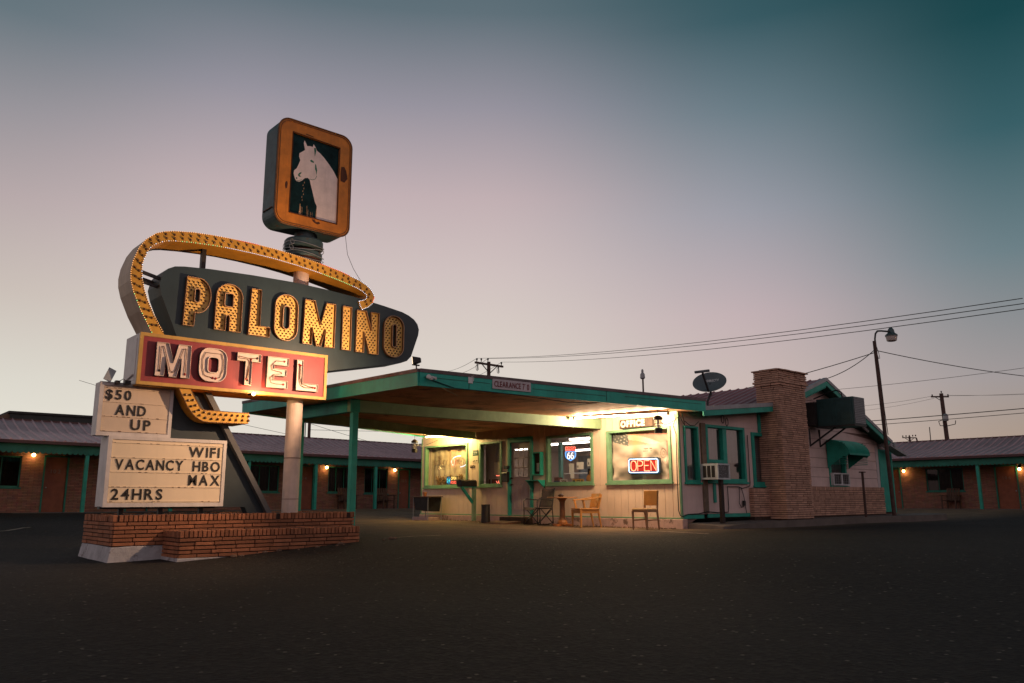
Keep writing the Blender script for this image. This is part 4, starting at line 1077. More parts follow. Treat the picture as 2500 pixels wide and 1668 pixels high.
mb = MB(); mb.box(25.55, 25.68, 11.05, 22.0, 2.30, 2.42); mb.bar((24.45, 11.3, 2.84), (23.9, 11.3, 3.06), .35, .05, (0, 1, 0)); mb.hexa([(25.4, 11.1, 2.30), (26.5, 11.1, 2.02), (26.5, 11.4, 2.02), (25.4, 11.4, 2.30)], [(25.4, 11.1, 2.40), (26.5, 11.1, 2.12), (26.5, 11.4, 2.12), (25.4, 11.4, 2.40)]); of(mb, 'gutter', cap_)
# carport roof
RP = [(7.68, 11.10), (7.72, 18.35), (15.3, 21.40), (15.75, 11.10)]
RB = [2.585, 2.715, 2.67, 2.705]; RT = [2.865, 2.985, 2.95, 2.995]
def edge(mb, i, j, z0, z1, out0, out1, th):
    (xa, ya), (xb, yb) = RP[i], RP[j]; d = Vector((xb - xa, yb - ya)).normalized(); nrm = Vector((d.y, -d.x))
    c = Vector((11.5, 15)); 
    if (Vector((xa, ya)) - c).dot(nrm) < 0: nrm = -nrm
    A = [(xa + nrm.x * o, ya + nrm.y * o) for o in (out0, out0 - th)]; B = [(xb + nrm.x * o, yb + nrm.y * o) for o in (out0, out0 - th)]
    A2 = [(xa + nrm.x * o, ya + nrm.y * o) for o in (out1, out1 - th)]; B2 = [(xb + nrm.x * o, yb + nrm.y * o) for o in (out1, out1 - th)]
    mb.hexa([(*A[0], z0(i)), (*B[0], z0(j)), (*B[1], z0(j)), (*A[1], z0(i))], [(*A2[0], z1(i)), (*B2[0], z1(j)), (*B2[1], z1(j)), (*A2[1], z1(i))])
mb = MB()
mb.hexa([(*RP[k], RB[k] + .03) for k in range(4)], [(*RP[k], RB[k] + .055) for k in range(4)]); SOF = of(mb, 'carport_ceiling', SOFFIT)
mb = MB(); mb.hexa([(*RP[k], RB[k] + .06) for k in range(4)], [(*RP[k], RT[k] - .005) for k in range(4)]); CR = of(mb, 'carport_roof', DARK)
mb = MB()
for i, j in ((3, 0), (0, 1), (1, 2)): edge(mb, i, j, lambda k: RB[k], lambda k: RT[k] - .045, .028, .034, .026)
of(mb, 'fascia', FASCIA)
mb = MB(); FL = mat('rusty_drip_edge', (.15, .11, .11), .6, .35, 5, .2, 20, dirt=(.12, .04, .025), dirtamt=.25, dirtscale=2)
for i, j in ((3, 0), (0, 1), (1, 2)): edge(mb, i, j, lambda k: RT[k] - .05, lambda k: RT[k] + .012, .046, .048, .05)
of(mb, 'drip_edge', FL)
mb = MB()
def fpt(x, z): k = (x - 7.68) / (15.75 - 7.68); return RB[0] + (RB[3] - RB[0]) * k + z
for a, b, h in ((7.75, 9.2, .15), (10.25, 12.3, .13), (12.9, 15.6, .16)):
    mb.hexa([(a, 11.062, fpt(a, h)), (b, 11.062, fpt(b, h)), (b, 11.072, fpt(b, h)), (a, 11.072, fpt(a, h))], [(a, 11.062, fpt(a, h + .006)), (b, 11.062, fpt(b, h + .006)), (b, 11.072, fpt(b, h + .006)), (a, 11.072, fpt(a, h + .006))])
mb.box(8.72, 8.727, 11.062, 11.07, 2.62, 2.84); mb.box(12.32, 12.327, 11.062, 11.07, 2.68, 2.90); of(mb, 'board_joint', DARK)
mb = MB()
for a, b in (((8.3, 11.3), (11.5, 13.9)), ((9.6, 11.2), (9.9, 13.9)), ((12.4, 11.2), (12.4, 18.9)), ((10.2, 14.1), (10.2, 17.3)), ((13.6, 11.2), (13.6, 20.2))):
    def cz(x, y):
        u = (x - 7.7) / 7.8; v = (y - 11.1) / 8.5; return (RB[0] * (1 - u) + RB[3] * u) * (1 - v) + (RB[1] * (1 - u) + RB[2] * u) * v + .026
    mb.bar((*a, cz(*a)), (*b, cz(*b)), .03, .012)
of(mb, 'ceiling_batten', mat('light_batten', (.40, .26, .17), .7, .3, 4))
def beam(name, a, b, w, zb, zt):
    A, B = Vector(a), Vector(b); d = (B - A).normalized(); n = Vector((-d.y, d.x)) * w
    mb = MB(); q = [A, B, B + n, A + n]
    mb.hexa([(p.x, p.y, zb[0] if i in (0, 3) else zb[1]) for i, p in enumerate(q)], [(p.x, p.y, zt[0] if i in (0, 3) else zt[1]) for i, p in enumerate(q)])
    return of(mb, name, BEAMG, bevel=.006)
beam('beam', (8.03, 13.93), (15.29, 13.93), .14, (2.41, 2.465), (2.665, 2.745))
beam('beam', (8.10, 16.65), (15.29, 19.05), .14, (2.435, 2.51), (2.69, 2.79))
o = beam('beam', (8.16, 14.075), (8.16, 16.66), .13, (2.41, 2.435), (2.66, 2.70)); o.data.materials[0] = GREEN
mb = MB(); mb.box(8.02, 8.22, 13.90, 13.928, 2.405, 2.665); of(mb, 'beam_cap', GREEN)
for x, y, z in ((8.10, 13.95, 2.41), (8.13, 16.28, 2.43)):
    mb = MB(); mb.box(x, x + .125, y, y + .125, -.1, z); of(mb, 'post', GREEN, bevel=.006)
mb = MB(); mb.use(WHITEM).cyl((7.80, 11.03, 2.74), (7.80, 10.90, 2.70), .03, 10); mb.ball((7.82, 11.02, 2.745), .04, 8, 6); mb.cyl((7.87, 11.02, 2.74), (7.90, 10.92, 2.71), .025, 10)
tag(mb.build('security_light', WHITEM), 'small white twin head security light on the carport corner fascia', 'security light')
mb = MB(); mb.use(PAPER).box(8.70, 8.80, 11.055, 11.064, 2.72, 2.85); mb.tube([(8.75, 11.04, 2.84), (8.80, 11.03, 2.83), (8.79, 11.03, 2.76)], .006, 5); tag(mb.build('junction_plate', PAPER), 'small white bracket plate on the green fascia left of the clearance sign', 'bracket')
mb = MB(); mb.tube([(7.9, 11.055, 2.70), (8.4, 11.05, 2.60), (9.2, 11.05, 2.605), (9.9, 11.05, 2.60), (10.3, 11.05, 2.59), (11.2, 11.05, 2.57), (12.0, 11.05, 2.62)], .008, 5); tag(mb.build('fascia_cable', WIRE), 'black cable sagging along the bottom of the green carport fascia', 'cable')
# room inside
mb = MB(); mb.box(15.5, 22.1, 13.9, 21.7, .22, .27); of(mb, 'interior_floor', mat('interior_carpet', (.12, .09, .075), .95, .2))
mb = MB(); mb.box(15.46, 22.1, 13.9, 21.7, 2.43, 2.47); of(mb, 'interior_ceiling', INCEIL)
mb = MB(); mb.box(22.0, 22.1, 13.95, 21.7, .27, 2.43); mb.box(15.5, 22.0, 13.9, 13.95, .27, 2.43); mb.box(15.5, 22.0, 21.65, 21.7, .27, 2.43); of(mb, 'interior_wall', INWALL)
LP_ = glow('interior_panel', (1.0, .86, .74), 11)
for x, y0, y1 in ((17.75, 16.8, 18.6), (16.72, 15.3, 16.5), (19.6, 15.2, 16.6), (20.6, 18.6, 20.4), (18.6, 19.4, 21.0)):  # first two are fixtures; last three are unseen, added to brighten the room
    mb = MB(); mb.box(x, x + .13, y0, y1, 2.385, 2.428); of(mb, 'interior_light_and_fill', LP_)
mb = MB(); mb.use(WOODD).box(15.44, 15.75, 14.3, 15.93, 1.06, 1.115); mb.box(15.44, 15.75, 17.9, 18.85, 1.06, 1.115); mb.box(15.44, 15.75, 19.48, 21.6, 1.06, 1.115); of(mb, 'window_ledge', WOODD)
mb = MB(); mb.use(mat('teal_post', (.18, .42, .38), .6, .1)).box(17.2, 17.3, 17.35, 17.45, .3, 2.4); mb.use(WHITEM).box(18.6, 18.66, 16.8, 18.6, 1.5, 1.54); mb.use(mat('brown_cabinet', (.20, .12, .08), .7, .2)).box(18.4, 19.4, 15.8, 17.4, .3, 1.45); of(mb, 'interior_counter')
mb = MB(); mb.use(GREYM).box(21.94, 21.99, 20.2, 21.2, 1.0, 2.3); mb.use(mat('picture_blue', (.30, .36, .42), .7, .2)).box(21.92, 21.94, 20.3, 21.1, 1.1, 1.8); of(mb, 'wall_poster')
mb = MB(); mb.use(glow('red_strip_light', (1, .22, .15), 1.6)).box(20.45, 20.48, 16.4, 19.2, 2.20, 2.235); of(mb, 'wall_strip_light')

# ------------------------------------------------------------------ things hung on the office
def simple(mb, name, label, cat, m=None, group=None, **k): return tag(mb.build(name, m, **k), label, cat, group)
# fluorescent fixtures
TUBE_W = 17
for (a, b, tm, lab) in (((14.12, 13.78, 2.655), (14.82, 11.42, 2.625), TUBE, 'lit fluorescent tube fixture under the carport beside the office lettering board'), ((14.62, 20.75, 2.635), (15.02, 19.30, 2.62), TUBEL, 'lit fluorescent tube fixture under the carport at its far end')):
    t = thing('fluorescent_light', lab, 'light fixture', a, 0, 'fluorescent fixtures under the carport')
    A, B = Vector(a), Vector(b)
    mb = MB(); mb.bar(A + Vector((0, 0, .045)), B + Vector((0, 0, .045)), .11, .05); mb.build('housing', WHITEM, t, bevel=.005)
    d = (B - A).normalized()
    mb = MB(); mb.cyl(A + d * .05, B - d * .05, .019, 10); mb.build('tube', tm, t, smooth=True)
    mb = MB(); mb.bar(A, A + d * .05, .05, .06); mb.bar(B - d * .05, B, .05, .06); mb.build('socket', WHITEM, t)
    for k in range(8): lamp('POINT', 'tube_light', tuple(A.lerp(B, .06 + .125 * k) - Vector((0, 0, .035))), TUBE_W * (B - A).length, (1.0, .73, .44) if tm is TUBE else (1.0, .74, .27), .02)
# bug zappers
for (x, y, z, lab) in ((14.2, 11.25, 2.13, 'black bug zapper lantern hanging in front of the office board'), (14.2, 20.70, 2.13, 'black bug zapper lantern hanging at the far corner of the carport')):
    t = thing('bug_zapper', lab, 'bug zapper', (x, y, z), 0, 'bug zappers under the carport')
    mb = MB(); mb.lathe((x, y, z), [(.02, .0), (.085, .005), (.09, .10), (.08, .115)], 14); mb.build('base', BLACK, t)
    mb = MB(); mb.lathe((x, y, z), [(.085, .30), (.105, .315), (.105, .34), (.06, .385), (.02, .41)], 14); mb.build('cap', BLACK, t)
    mb = MB()
    for k in range(10):
        c, s = cos(2 * pi * k / 10), sin(2 * pi * k / 10); mb.cyl((x + .082 * c, y + .082 * s, z + .10), (x + .09 * c, y + .09 * s, z + .31), .005, 5)
    for zz in (.16, .22, .27): mb.tube([(x + .087 * cos(2 * pi * k / 14), y + .087 * sin(2 * pi * k / 14), z + zz) for k in range(14)], .004, 4, closed=True)
    mb.build('cage', DARK, t)
    mb = MB(); mb.cyl((x - .025, y, z + .1), (x - .025, y, z + .31), .016, 8); mb.cyl((x + .025, y, z + .1), (x + .025, y, z + .31), .016, 8); mb.build('lamp_tube', mat('pale_tube', (.42, .36, .34), .4, .1), t)
    mb = MB(); mb.tube([(x, y, z + .41), (x, y, z + .52)], .005, 5); mb.tube([(x + .09, y, z + .25), (x + .3, y + .03, z + .20), (x + .7, y + .1, z + .33), (15.25, y + .25, z + .45)], .007, 5); mb.build('cord', WIRE, t)
# OFFICE board
t = thing('office_sign', 'weathered brown board with double outlined OFFICE letters above the flag window', 'sign', (15.2, 12.75, 2.42))
mb = MB(); mb.box(15.20, 15.28, 12.22, 13.245, 2.412, 2.632); mb.build('board', mat('weathered_board', (.06, .038, .026), .85, .35, 7, .35, 22, streak=.4), t, bevel=.005)
mb = MB(); text(mb, 'OFFICE', 13.20, 12.44, 2.438, 2.605, XP(15.192), .014, .055); mb.build('lettering', mat('cream_letter', (.60, .48, .37), .6, .12), t)
mb = MB(); text(mb, 'OFFICE', 13.175, 12.465, 2.462, 2.582, XP(15.184), .004, -.004); mb.build('letter_inline', mat('grey_brown_letter', (.20, .14, .10), .6, .2), t)
# clearance sign
t = thing('clearance_sign', 'white plate with red CLEARANCE 7 0 lettering on the green fascia', 'sign', (9.72, 11.06, 2.68))
def clr(u, v, d): k = (u - 9.25) / .94; return (u, 11.055 + d, v + k * .012)
mb = MB(); mb.prism([rrect(9.25, 10.19, 2.672, 2.852, .015, 3)], clr, -.006, .004); mb.build('plate', mat('worn_white_plate', (.52, .46, .47), .6, .1, 5, .1, 20, dirt=(.25, .16, .12), dirtamt=-.1, dirtscale=8), t)
mb = MB(); text(mb, 'CLEARANCE', 9.29, 9.93, 2.71, 2.815, lambda u, v, d: clr(u, v, d - .009), .004, .012)
text(mb, '7', 9.98, 10.035, 2.70, 2.815, lambda u, v, d: clr(u, v, d - .009), .004, .01); text(mb, "0", 10.09, 10.15, 2.70, 2.815, lambda u, v, d: clr(u, v, d - .009), .004, .01)
mb.add([clr(10.05, 2.82, -.011), clr(10.062, 2.82, -.011), clr(10.056, 2.79, -.011)], [(0, 1, 2)])
mb.build('lettering', mat('dark_red_letter', (.20, .035, .035), .6, .2), t)
# flag cloth
def cloth(name, label, cat, y0, y1, z0, z1, x, fold, colf, nyz=(110, 80)):
    nu, nv = nyz; mb = MB(); vs = []; cols = []
    for j in range(nv + 1):
        for i in range(nu + 1):
            u, v = i / nu, j / nv          # u from screen left (y1) to right (y0), v from top down
            vs.append((x + fold(u, v), y1 + (y0 - y1) * u, z1 + (z0 - z1) * v)); cols.append(colf(u, v))
    mb.add(vs, [(j * (nu + 1) + i, j * (nu + 1) + i + 1, (j + 1) * (nu + 1) + i + 1, (j + 1) * (nu + 1) + i) for j in range(nv) for i in range(nu)])
    o = mb.build(name, vcmat(name + '_dye'), smooth=False)
    o.data.polygons.foreach_set('use_smooth', [True] * len(o.data.polygons))
    a = o.data.color_attributes.new('dye', 'FLOAT_COLOR', 'POINT')
    a.data.foreach_set('color', [q for c in cols for q in (*c, 1)])
    return tag(o, label, cat)
def hsh(a, b): return (sin(a * 127.1 + b * 311.7) * 43758.5453) % 1.0
def vn(x, y):
    xi, yi = math.floor(x), math.floor(y); fx, fy = x - xi, y - yi; fx = fx * fx * (3 - 2 * fx); fy = fy * fy * (3 - 2 * fy)
    return (hsh(xi, yi) * (1 - fx) + hsh(xi + 1, yi) * fx) * (1 - fy) + (hsh(xi, yi + 1) * (1 - fx) + hsh(xi + 1, yi + 1) * fx) * fy
def flagfold(u, v):
    s = v - .50 * u * (1.0 - u) * 1.6
    r = sin(17 * s + 2 * u) * .030 * (1 - v * .35) + sin(26 * (u + .55 * v) + 4 * v) * .014 * sm(.2, .6, v) + sin(40 * (u - .7 * v)) * .010 * sm(.35, .8, u)
    return .075 + r * .8 + .07 * (vn(u * 4, v * 4) - .5) + .02 * (vn(u * 11, v * 9) - .5)
BASEC = (.62, .49, .40)
def mixc(a, b, f): return tuple(p * (1 - f) + q * f for p, q in zip(a, b))
def flagcol(u, v):
    sag = .30 * (u - .02) * (1.05 - u) * 2
    w = v - sag * .55
    c = BASEC
    if u < .28 and w < .20 + .1 * u:
        c = (.09, .10, .095)
        cu, cv = (u * 17 + .3 * sin(v * 40)) % 1, ((w + .1) * 15 + (int(u * 17) % 2) * .5) % 1
        if (cu - .5) ** 2 + (cv - .5) ** 2 < .02 + .05 * hsh(int(u * 17), int((w + .1) * 15)): c = (.50, .44, .36)
    elif w < .20:
        k = (v * 1.05 - .22 * u * u + .05 * sin(u * 5)) * 9
        c = (.58, .24, .18) if int(k) % 2 == 0 else (.72, .56, .44)
        f = math.exp(-((u - .38) / .10) ** 2); c = mixc(c, (.52, .30, .10), .6 * f)
    else:
        n = vn(u * 7 + 3, v * 8)
        c = mixc((.66, .52, .43), (.26, .205, .165), max(0, min(1, (n - .46) * 2.4)))
        f = math.exp(-((u - .38) / .05) ** 2 - ((v - .42) / .16) ** 2); c = mixc(c, (.50, .30, .12), .7 * f)
        f = math.exp(-((u - .30) / .16) ** 2 - ((v - .58) / .05) ** 2); c = mixc(c, (.46, .19, .12), .6 * f)
        f = math.exp(-((u - .08) / .10) ** 2 - ((v - .33) / .09) ** 2); c = mixc(c, (.17, .14, .12), .7 * f)
        f = math.exp(-((u - .72 + .5 * (v - .4)) / .06) ** 2) * sm(.25, .5, v) * (1 - sm(.6, .8, v)); c = mixc(c, (.17, .16, .11), .7 * f)
        if u > .88 and v > .2: c = mixc(c, (.22, .07, .06) if int((u - .88) * 40 + v * 3) % 2 else (.38, .30, .24), .8)
        r = sqrt(((u - .82) / .05) ** 2 + ((v - .47) / .10) ** 2)
        if .75 < r < 1.0 or .25 < r < .45: c = (.24, .16, .12)
        if .50 < u < .66 and .36 < v < .45 and int(v * 110) % 2 and hsh(int(u * 60), int(v * 110)) > .35: c = (.17, .13, .11)
        if v > .72 and u < .5: c = mixc(c, (.13, .10, .09), .8 * max(0, min(1, (vn(u * 14, v * 14) - .45) * 4)) * sm(.72, .95, v))
        if v > .88 and .55 < u < .8: c = mixc(c, (.46, .17, .14), .6)
    return mixc(c, (.40, .31, .25), .25 * vn(u * 25, v * 25))
cloth('flag_banner', 'crumpled faded stars and stripes banner behind the neon OPEN board', 'banner', 11.80, 13.73, 1.12, 2.37, 15.39, flagfold, flagcol)
def tapcol(u, v):
    n = vn(u * 26, v * 2.2); m = vn(u * 9 + 5, v * 5)
    c = mixc((.46, .35, .24), (.58, .46, .33), n)
    c = mixc(c, (.50, .26, .13), .55 * max(0, min(1, (vn(u * 6 + 2, v * 3 + 7) - .52) * 4)) * (1 - sm(.45, .7, v)) * sm(.3, .5, u))
    c = mixc(c, (.30, .22, .15), .6 * max(0, min(1, (m - .6) * 4)) * sm(.0, .25, v))
    c = mixc(c, (.40, .29, .20), .5 * sm(.55, .75, v))
    return c
cloth('tapestry', 'mottled tan tapestry covering the inside of the window with the oval neon', 'tapestry', 19.5, 21.62, 1.12, 2.37, 15.53, lambda u, v: .03 * sin(u * 20) * (1 - v) + .02 * sin(u * 47), tapcol, (90, 50))
cloth('grey_curtain', 'plain grey brown curtain closing the narrow window left of the door', 'curtain', 17.86, 18.86, 1.12, 2.36, 15.53, lambda u, v: .012 * sin(u * 18), lambda u, v: mixc((.30, .25, .22), (.42, .36, .32), .6 * sm(.35, .6, u) * sm(0, .4, v) + .3 * vn(u * 8, v)), (50, 20))
# neon OPEN board
t = thing('neon_open_sign', 'lit neon OPEN board with red letters in a blue border over the flag banner', 'neon sign', (15.35, 12.65, 1.29))
def sk(u, v, d=0): return (15.345 + d, u, v - (13.14 - u) * .022)
mb = MB(); mb.prism([rrect(12.15, 13.14, 1.305, 1.705, .06, 5)], sk, .0, .05); mb.build('backing', mat('navy_backing', (.02, .035, .05), .5, .2), t, bevel=.006)
mb = MB(); mb.prism([rrect(12.23, 13.06, 1.375, 1.635, .02, 3)], sk, -.004, .0); mb.build('red_field', mat('red_field', (.26, .012, .012), .5, .15, emit=(1, .02, .01), es=.05), t)
mb = MB(); mb.tube([sk(u, v, -.018) for u, v in rrect(12.195, 13.095, 1.345, 1.665, .05, 5)], .011, 6, closed=True); mb.build('border_tube', NBLU, t, smooth=True)
mb = MB()
lw = .19
for i, ch in enumerate('OPEN'):
    for st in STROKE[ch]: mb.tube([sk(13.04 - i * .205 - a * lw, 1.385 + b * .24, -.018) for a, b in st], .0105, 6)
mb.build('letter_tube', NORG, t, smooth=True)
# Route 66 shield
t = thing('neon_shield_sign', 'lit red and blue neon highway shield reading ROUTE 66 hanging in the middle window', 'neon sign', (15.42, 15.15, 1.71))
def q66(u, v, d=0): return (15.40 + d, 15.353 - u * .397, 1.71 + v * .384 - u * .018)
sh = [(.10, 1.0), (.20, .93), (.33, .99), (.5, .95), (.67, .99), (.80, .93), (.90, 1.0), (.98, .90), (.92, .80), (.93, .68), (.99, .55), (.98, .35), (.88, .2), (.68, .1), (.5, .02), (.32, .1), (.12, .2), (.02, .35), (.01, .55), (.07, .68), (.08, .80), (.02, .90)]
mb = MB(); mb.use(mat('red_shield', (.35, .01, .02), .5, .1, emit=(1, .01, .03), es=.22)).prism([sh[:10] + sh[19:]], q66, .0, .012)
mb.use(mat('blue_shield', (.18, .17, .22), .5, .1, emit=(.5, .45, .6), es=.12)).prism([sh[9:20]], q66, .0, .012); mb.build('shield_plate', None, t)
mb = MB(); mb.tube([q66(a, b, -.012) for a, b in [sh[19], sh[20], sh[21]] + sh[:10]], .0075, 5); mb.build('red_tube', NRED, t, smooth=True)
mb = MB(); mb.tube([q66(a, b, -.012) for a, b in sh[9:20]], .008, 5); mb.tube([q66(.07, .66, -.012), q66(.93, .66, -.012)], .008, 5); mb.tube([q66(.5 + (a - .5) * .86, .36 + (b - .36) * .86, -.012) for a, b in sh[9:20]], .005, 5); mb.build('blue_tube', NBLU2, t, smooth=True)
mb = MB()
for i, ch in enumerate('ROUTE'):
    for st in STROKE[ch]: mb.tube([q66(.17 + i * .138 + a * .105, .72 + b * .14, -.014) for a, b in st], .0042, 4)
mb.build('route_lettering', NRED, t)
mb = MB()
for i in range(2):
    for st in STROKE['6']: mb.tube([q66(.2 + i * .33 + a * .27, .16 + b * .42, -.016) for a, b in st], .009, 5)
mb.build('numeral_tube', NWHT, t, smooth=True)
mb = MB(); mb.tube([q66(.3, .97), (15.42, 15.16, 2.38), q66(.7, .97)], .004, 4); mb.build('hanging_wire', WIRE, t)
# oval neon
t = thing('neon_oval_sign', 'half lit oval neon sign with a red O in the tapestry window', 'neon sign', (15.42, 20.0, 1.68))
def qo(u, v, d=0): return (15.42 + d, u, v)
mb = MB(); mb.tube([qo(20.02 + .42 * cos(a), 1.875 + .17 * sin(a)) for a in [radians(k) for k in range(70, 20, -1)] + [radians(k) for k in range(70, -40, -6)][:0]] if False else [qo(20.02 + .41 * cos(radians(k)), 1.875 + .165 * sin(radians(k))) for k in range(100, -42, -8)], .011, 5)
mb.tube([qo(20.02 + .41 * cos(radians(k)), 1.875 + .165 * sin(radians(k))) for k in range(180, 284, 8)][:0] or [qo(20.02 + .41 * cos(radians(k)), 1.865 + .165 * sin(radians(k))) for k in range(262, 180, -8)], .011, 5); mb.build('arc_tube', NLAV, t, smooth=True)
mb = MB(); mb.tube([qo(20.33 + .075 * cos(radians(k)), 1.86 + .125 * sin(radians(k)), -.01) for k in range(0, 360, 20)], .009, 5, closed=True); mb.tube([qo(20.33 + .05 * cos(radians(k)), 1.86 + .10 * sin(radians(k)), -.01) for k in range(0, 360, 20)], .009, 5, closed=True); mb.build('lit_letter', NRED, t, smooth=True)
mb = MB()
for i, ch in enumerate('PEN'):
    for off in (0, .022):
        for st in STROKE[ch]: mb.tube([qo(20.21 - i * .20 - a * .15 - off, 1.79 + b * .19 - off, -.01) for a, b in st], .006, 4)
mb.build('unlit_letter', mat('grey_unlit_glass', (.23, .17, .14), .3, .2), t)
t = thing('unlit_neon_sign', 'dark unlit NO VACANCY neon lettering at the left of the tapestry window', 'neon sign', (15.44, 21.0, 1.8))
mb = MB()
for s, a, b, c, d in (('NO', 21.16, 20.92, 1.97, 2.10), ('VACANCY', 21.40, 20.62, 1.80, 1.95)):
    n = len(s); w = (a - b) / (n * 1.22)
    for i, ch in enumerate(s):
        for off in (0, .02):
            for st in STROKE[ch]: mb.tube([qo(a - i * w * 1.22 - p * w - off, c + q_ * (d - c) - off * .7) for p, q_ in st], .0055, 4)
mb.build('letter_tube', mat('brown_unlit_glass', (.15, .095, .065), .3, .25), t); mb = MB(); mb.tube([qo(21.0, 2.1, .01), qo(21.0, 2.36, .01)], .004, 4); mb.build('hanging_wire', WIRE, t)
# OPEN HOURS led
t = thing('led_hours_sign', 'small LED sign with a blue round 24 beside OPEN HOURS in yellow and red', 'led sign', (15.42, 20.4, 1.17))
mb = MB(); mb.box(15.42, 15.44, 20.13, 20.67, 1.175, 1.43); mb.build('panel', BLACK, t)
mb = MB(); mb.prism([[(20.55 + .115 * cos(radians(k)), 1.30 + .118 * sin(radians(k))) for k in range(0, 360, 18)]], XP(0), 15.412, 15.419); mb.build('blue_disc', mat('led_blue_disc', (.01, .05, .12), .5, .1, emit=(.02, .22, .5), es=.5), t)
mb = MB(); mb.use(NTEAL); text(mb, '24', 20.63, 20.48, 1.24, 1.36, XP(15.409), .003, .02); mb.use(NYEL); text(mb, 'OPEN', 20.43, 20.16, 1.31, 1.41, XP(15.412), .003, .005); mb.use(NRLED); text(mb, 'HOURS', 20.44, 20.16, 1.19, 1.285, XP(15.412), .003, .005); mb.build('led_lettering', None, t)
# dried plants and desert display on the ledge of the tapestry window
random.seed(31)
for yc, hgt, rad, lab, nm in ((21.15, .33, .16, 'clump of brown dried stalks at the left end of the tapestry window', 'dried_plant'), (20.85, .30, .15, 'tufted brown dried grass just left of the LED hours sign', 'dried_plant'), (20.5, .36, .14, 'pale dried bush rising behind the LED hours sign', 'dried_plant'), (20.02, .36, .13, 'dark rounded dried thistle right of the LED hours sign', 'dried_plant')):
    mb = MB()
    for k in range(46):
        a = random.uniform(0, 2 * pi); r = rad * random.uniform(.2, 1); h = hgt * random.uniform(.45, 1)
        p0 = (15.465 + .01 * cos(a), yc + .03 * sin(a), 1.115); p1 = (15.465 + r * .3 * cos(a), yc + r * sin(a), 1.115 + h)
        mb.tube([p0, ((p0[0] + p1[0]) / 2 + .01, (p0[1] + p1[1]) / 2, 1.115 + h * .6), p1], [.006, .005, .002], 4)
        if k % 2: mb.ball(p1, random.uniform(.012, .028), 5, 4, (1, 1, 1.4))
    tag(mb.build(nm, mat('dry_stalk_%d' % (yc * 100), (.24, .13, .06) if yc != 20.5 else (.36, .25, .14), .9, .35, 12)), lab, 'dried plant', 'dried plants in the tapestry window')
# papers etc. in the middle window
for (y0, y1, z0, z1, lab) in ((15.02, 15.20, 1.39, 1.635, 'tall white notice paper taped below the highway shield'), (14.67, 14.92, 1.475, 1.66, 'wide white notice paper taped right of the highway shield'), (14.28, 14.53, 1.545, 1.735, 'white notice paper taped at the right edge of the middle window'), (15.02, 15.15, 1.25, 1.375, 'small white card taped under the tall notice paper')):
    mb = MB(); mb.hexa([(15.372, y0, z0), (15.375, y0, z0), (15.375, y1, z0), (15.372, y1, z0)], [(15.372, y0, z1), (15.375, y0, z1), (15.375, y1, z1 + .006), (15.372, y1, z1 + .006)])
    if y1 - y0 > .24: mb.use(PAPER).use(BLACK).box(15.369, 15.3715, y1 - .06, y1 - .035, z0 + .04, z0 + .10)
    mb.mi = [0] * 6 + [1] * (len(mb.f) - 6); mb.mats = [PAPER, BLACK]
    tag(mb.build('notice_paper', None), lab, 'notice', 'papers taped to the middle window')
YB = mat('yellow_tin', (.48, .25, .03), .45, .2, 6)
mb = MB(); mb.use(YB).hexa([(15.50, 14.27, 1.115), (15.62, 14.27, 1.115), (15.62, 14.54, 1.115), (15.50, 14.54, 1.115)], [(15.48, 14.25, 1.44), (15.64, 14.25, 1.44), (15.64, 14.56, 1.44), (15.48, 14.56, 1.44)])
mb.use(BLACK); text(mb, '66', 14.45, 14.35, 1.16, 1.24, XP(15.478), .004); text(mb, 'ROUTE', 14.49, 14.31, 1.29, 1.325, XP(15.474), .004); mb.box(15.474, 15.48, 14.33, 14.47, 1.36, 1.368); tag(mb.build('souvenir_tin'), 'yellow tin with black 66 on it at the right end of the window ledge', 'tin')
mb = MB(); mb.use(YB).box(15.50, 15.51, 14.80, 15.20, 1.12, 1.235); mb.use(BLACK); text(mb, '42K M', 15.05, 14.83, 1.145, 1.21, XP(15.496), .004); mb.ball((15.49, 15.14, 1.16), .045, 8, 5); tag(mb.build('license_plate'), 'old yellow license plate leaning on the ledge of the middle window', 'license plate')
mb = MB(); mb.use(ALU).box(15.50, 15.51, 15.40, 15.68, 1.12, 1.235); mb.use(RUST); text(mb, 'OPEN', 15.64, 15.44, 1.14, 1.215, XP(15.496), .004); tag(mb.build('tin_plate'), 'pale tin plate with brown lettering left of the yellow license plate', 'plate')
mb = MB(); mb.use(mat('maroon_box', (.13, .035, .025), .6, .2)).box(15.50, 15.66, 15.74, 15.9, 1.205, 1.29); mb.use(mat('navy_box', (.04, .04, .09), .6, .2)).box(15.49, 15.66, 15.74, 15.9, 1.115, 1.20); tag(mb.build('box_stack'), 'small maroon box on a navy one at the left end of the ledge', 'boxes')
mb = MB(); mb.box(15.66, 15.72, 14.60, 14.80, 1.12, 1.50); tag(mb.build('monitor', BLACK), 'black flat monitor behind the papers in the middle window', 'monitor')
ORG = mat('orange_plush', (.40, .17, .04), .95, .25, 12, .3, 40)
mb = MB(); mb.ball((15.6, 14.66, 1.22), .12, 10, 8, (.8, 1, 1.1)); mb.ball((15.6, 14.55, 1.50), .085, 10, 8, (.9, 1.1, 1)); mb.ball((15.6, 14.60, 1.38), .075, 8, 6); mb.ball((15.6, 14.50, 1.575), .03, 6, 5); mb.ball((15.6, 14.61, 1.575), .03, 6, 5); tag(mb.build('plush_toy', ORG, smooth=True), 'orange plush toy slumped beside the yellow tin in the window', 'plush toy')
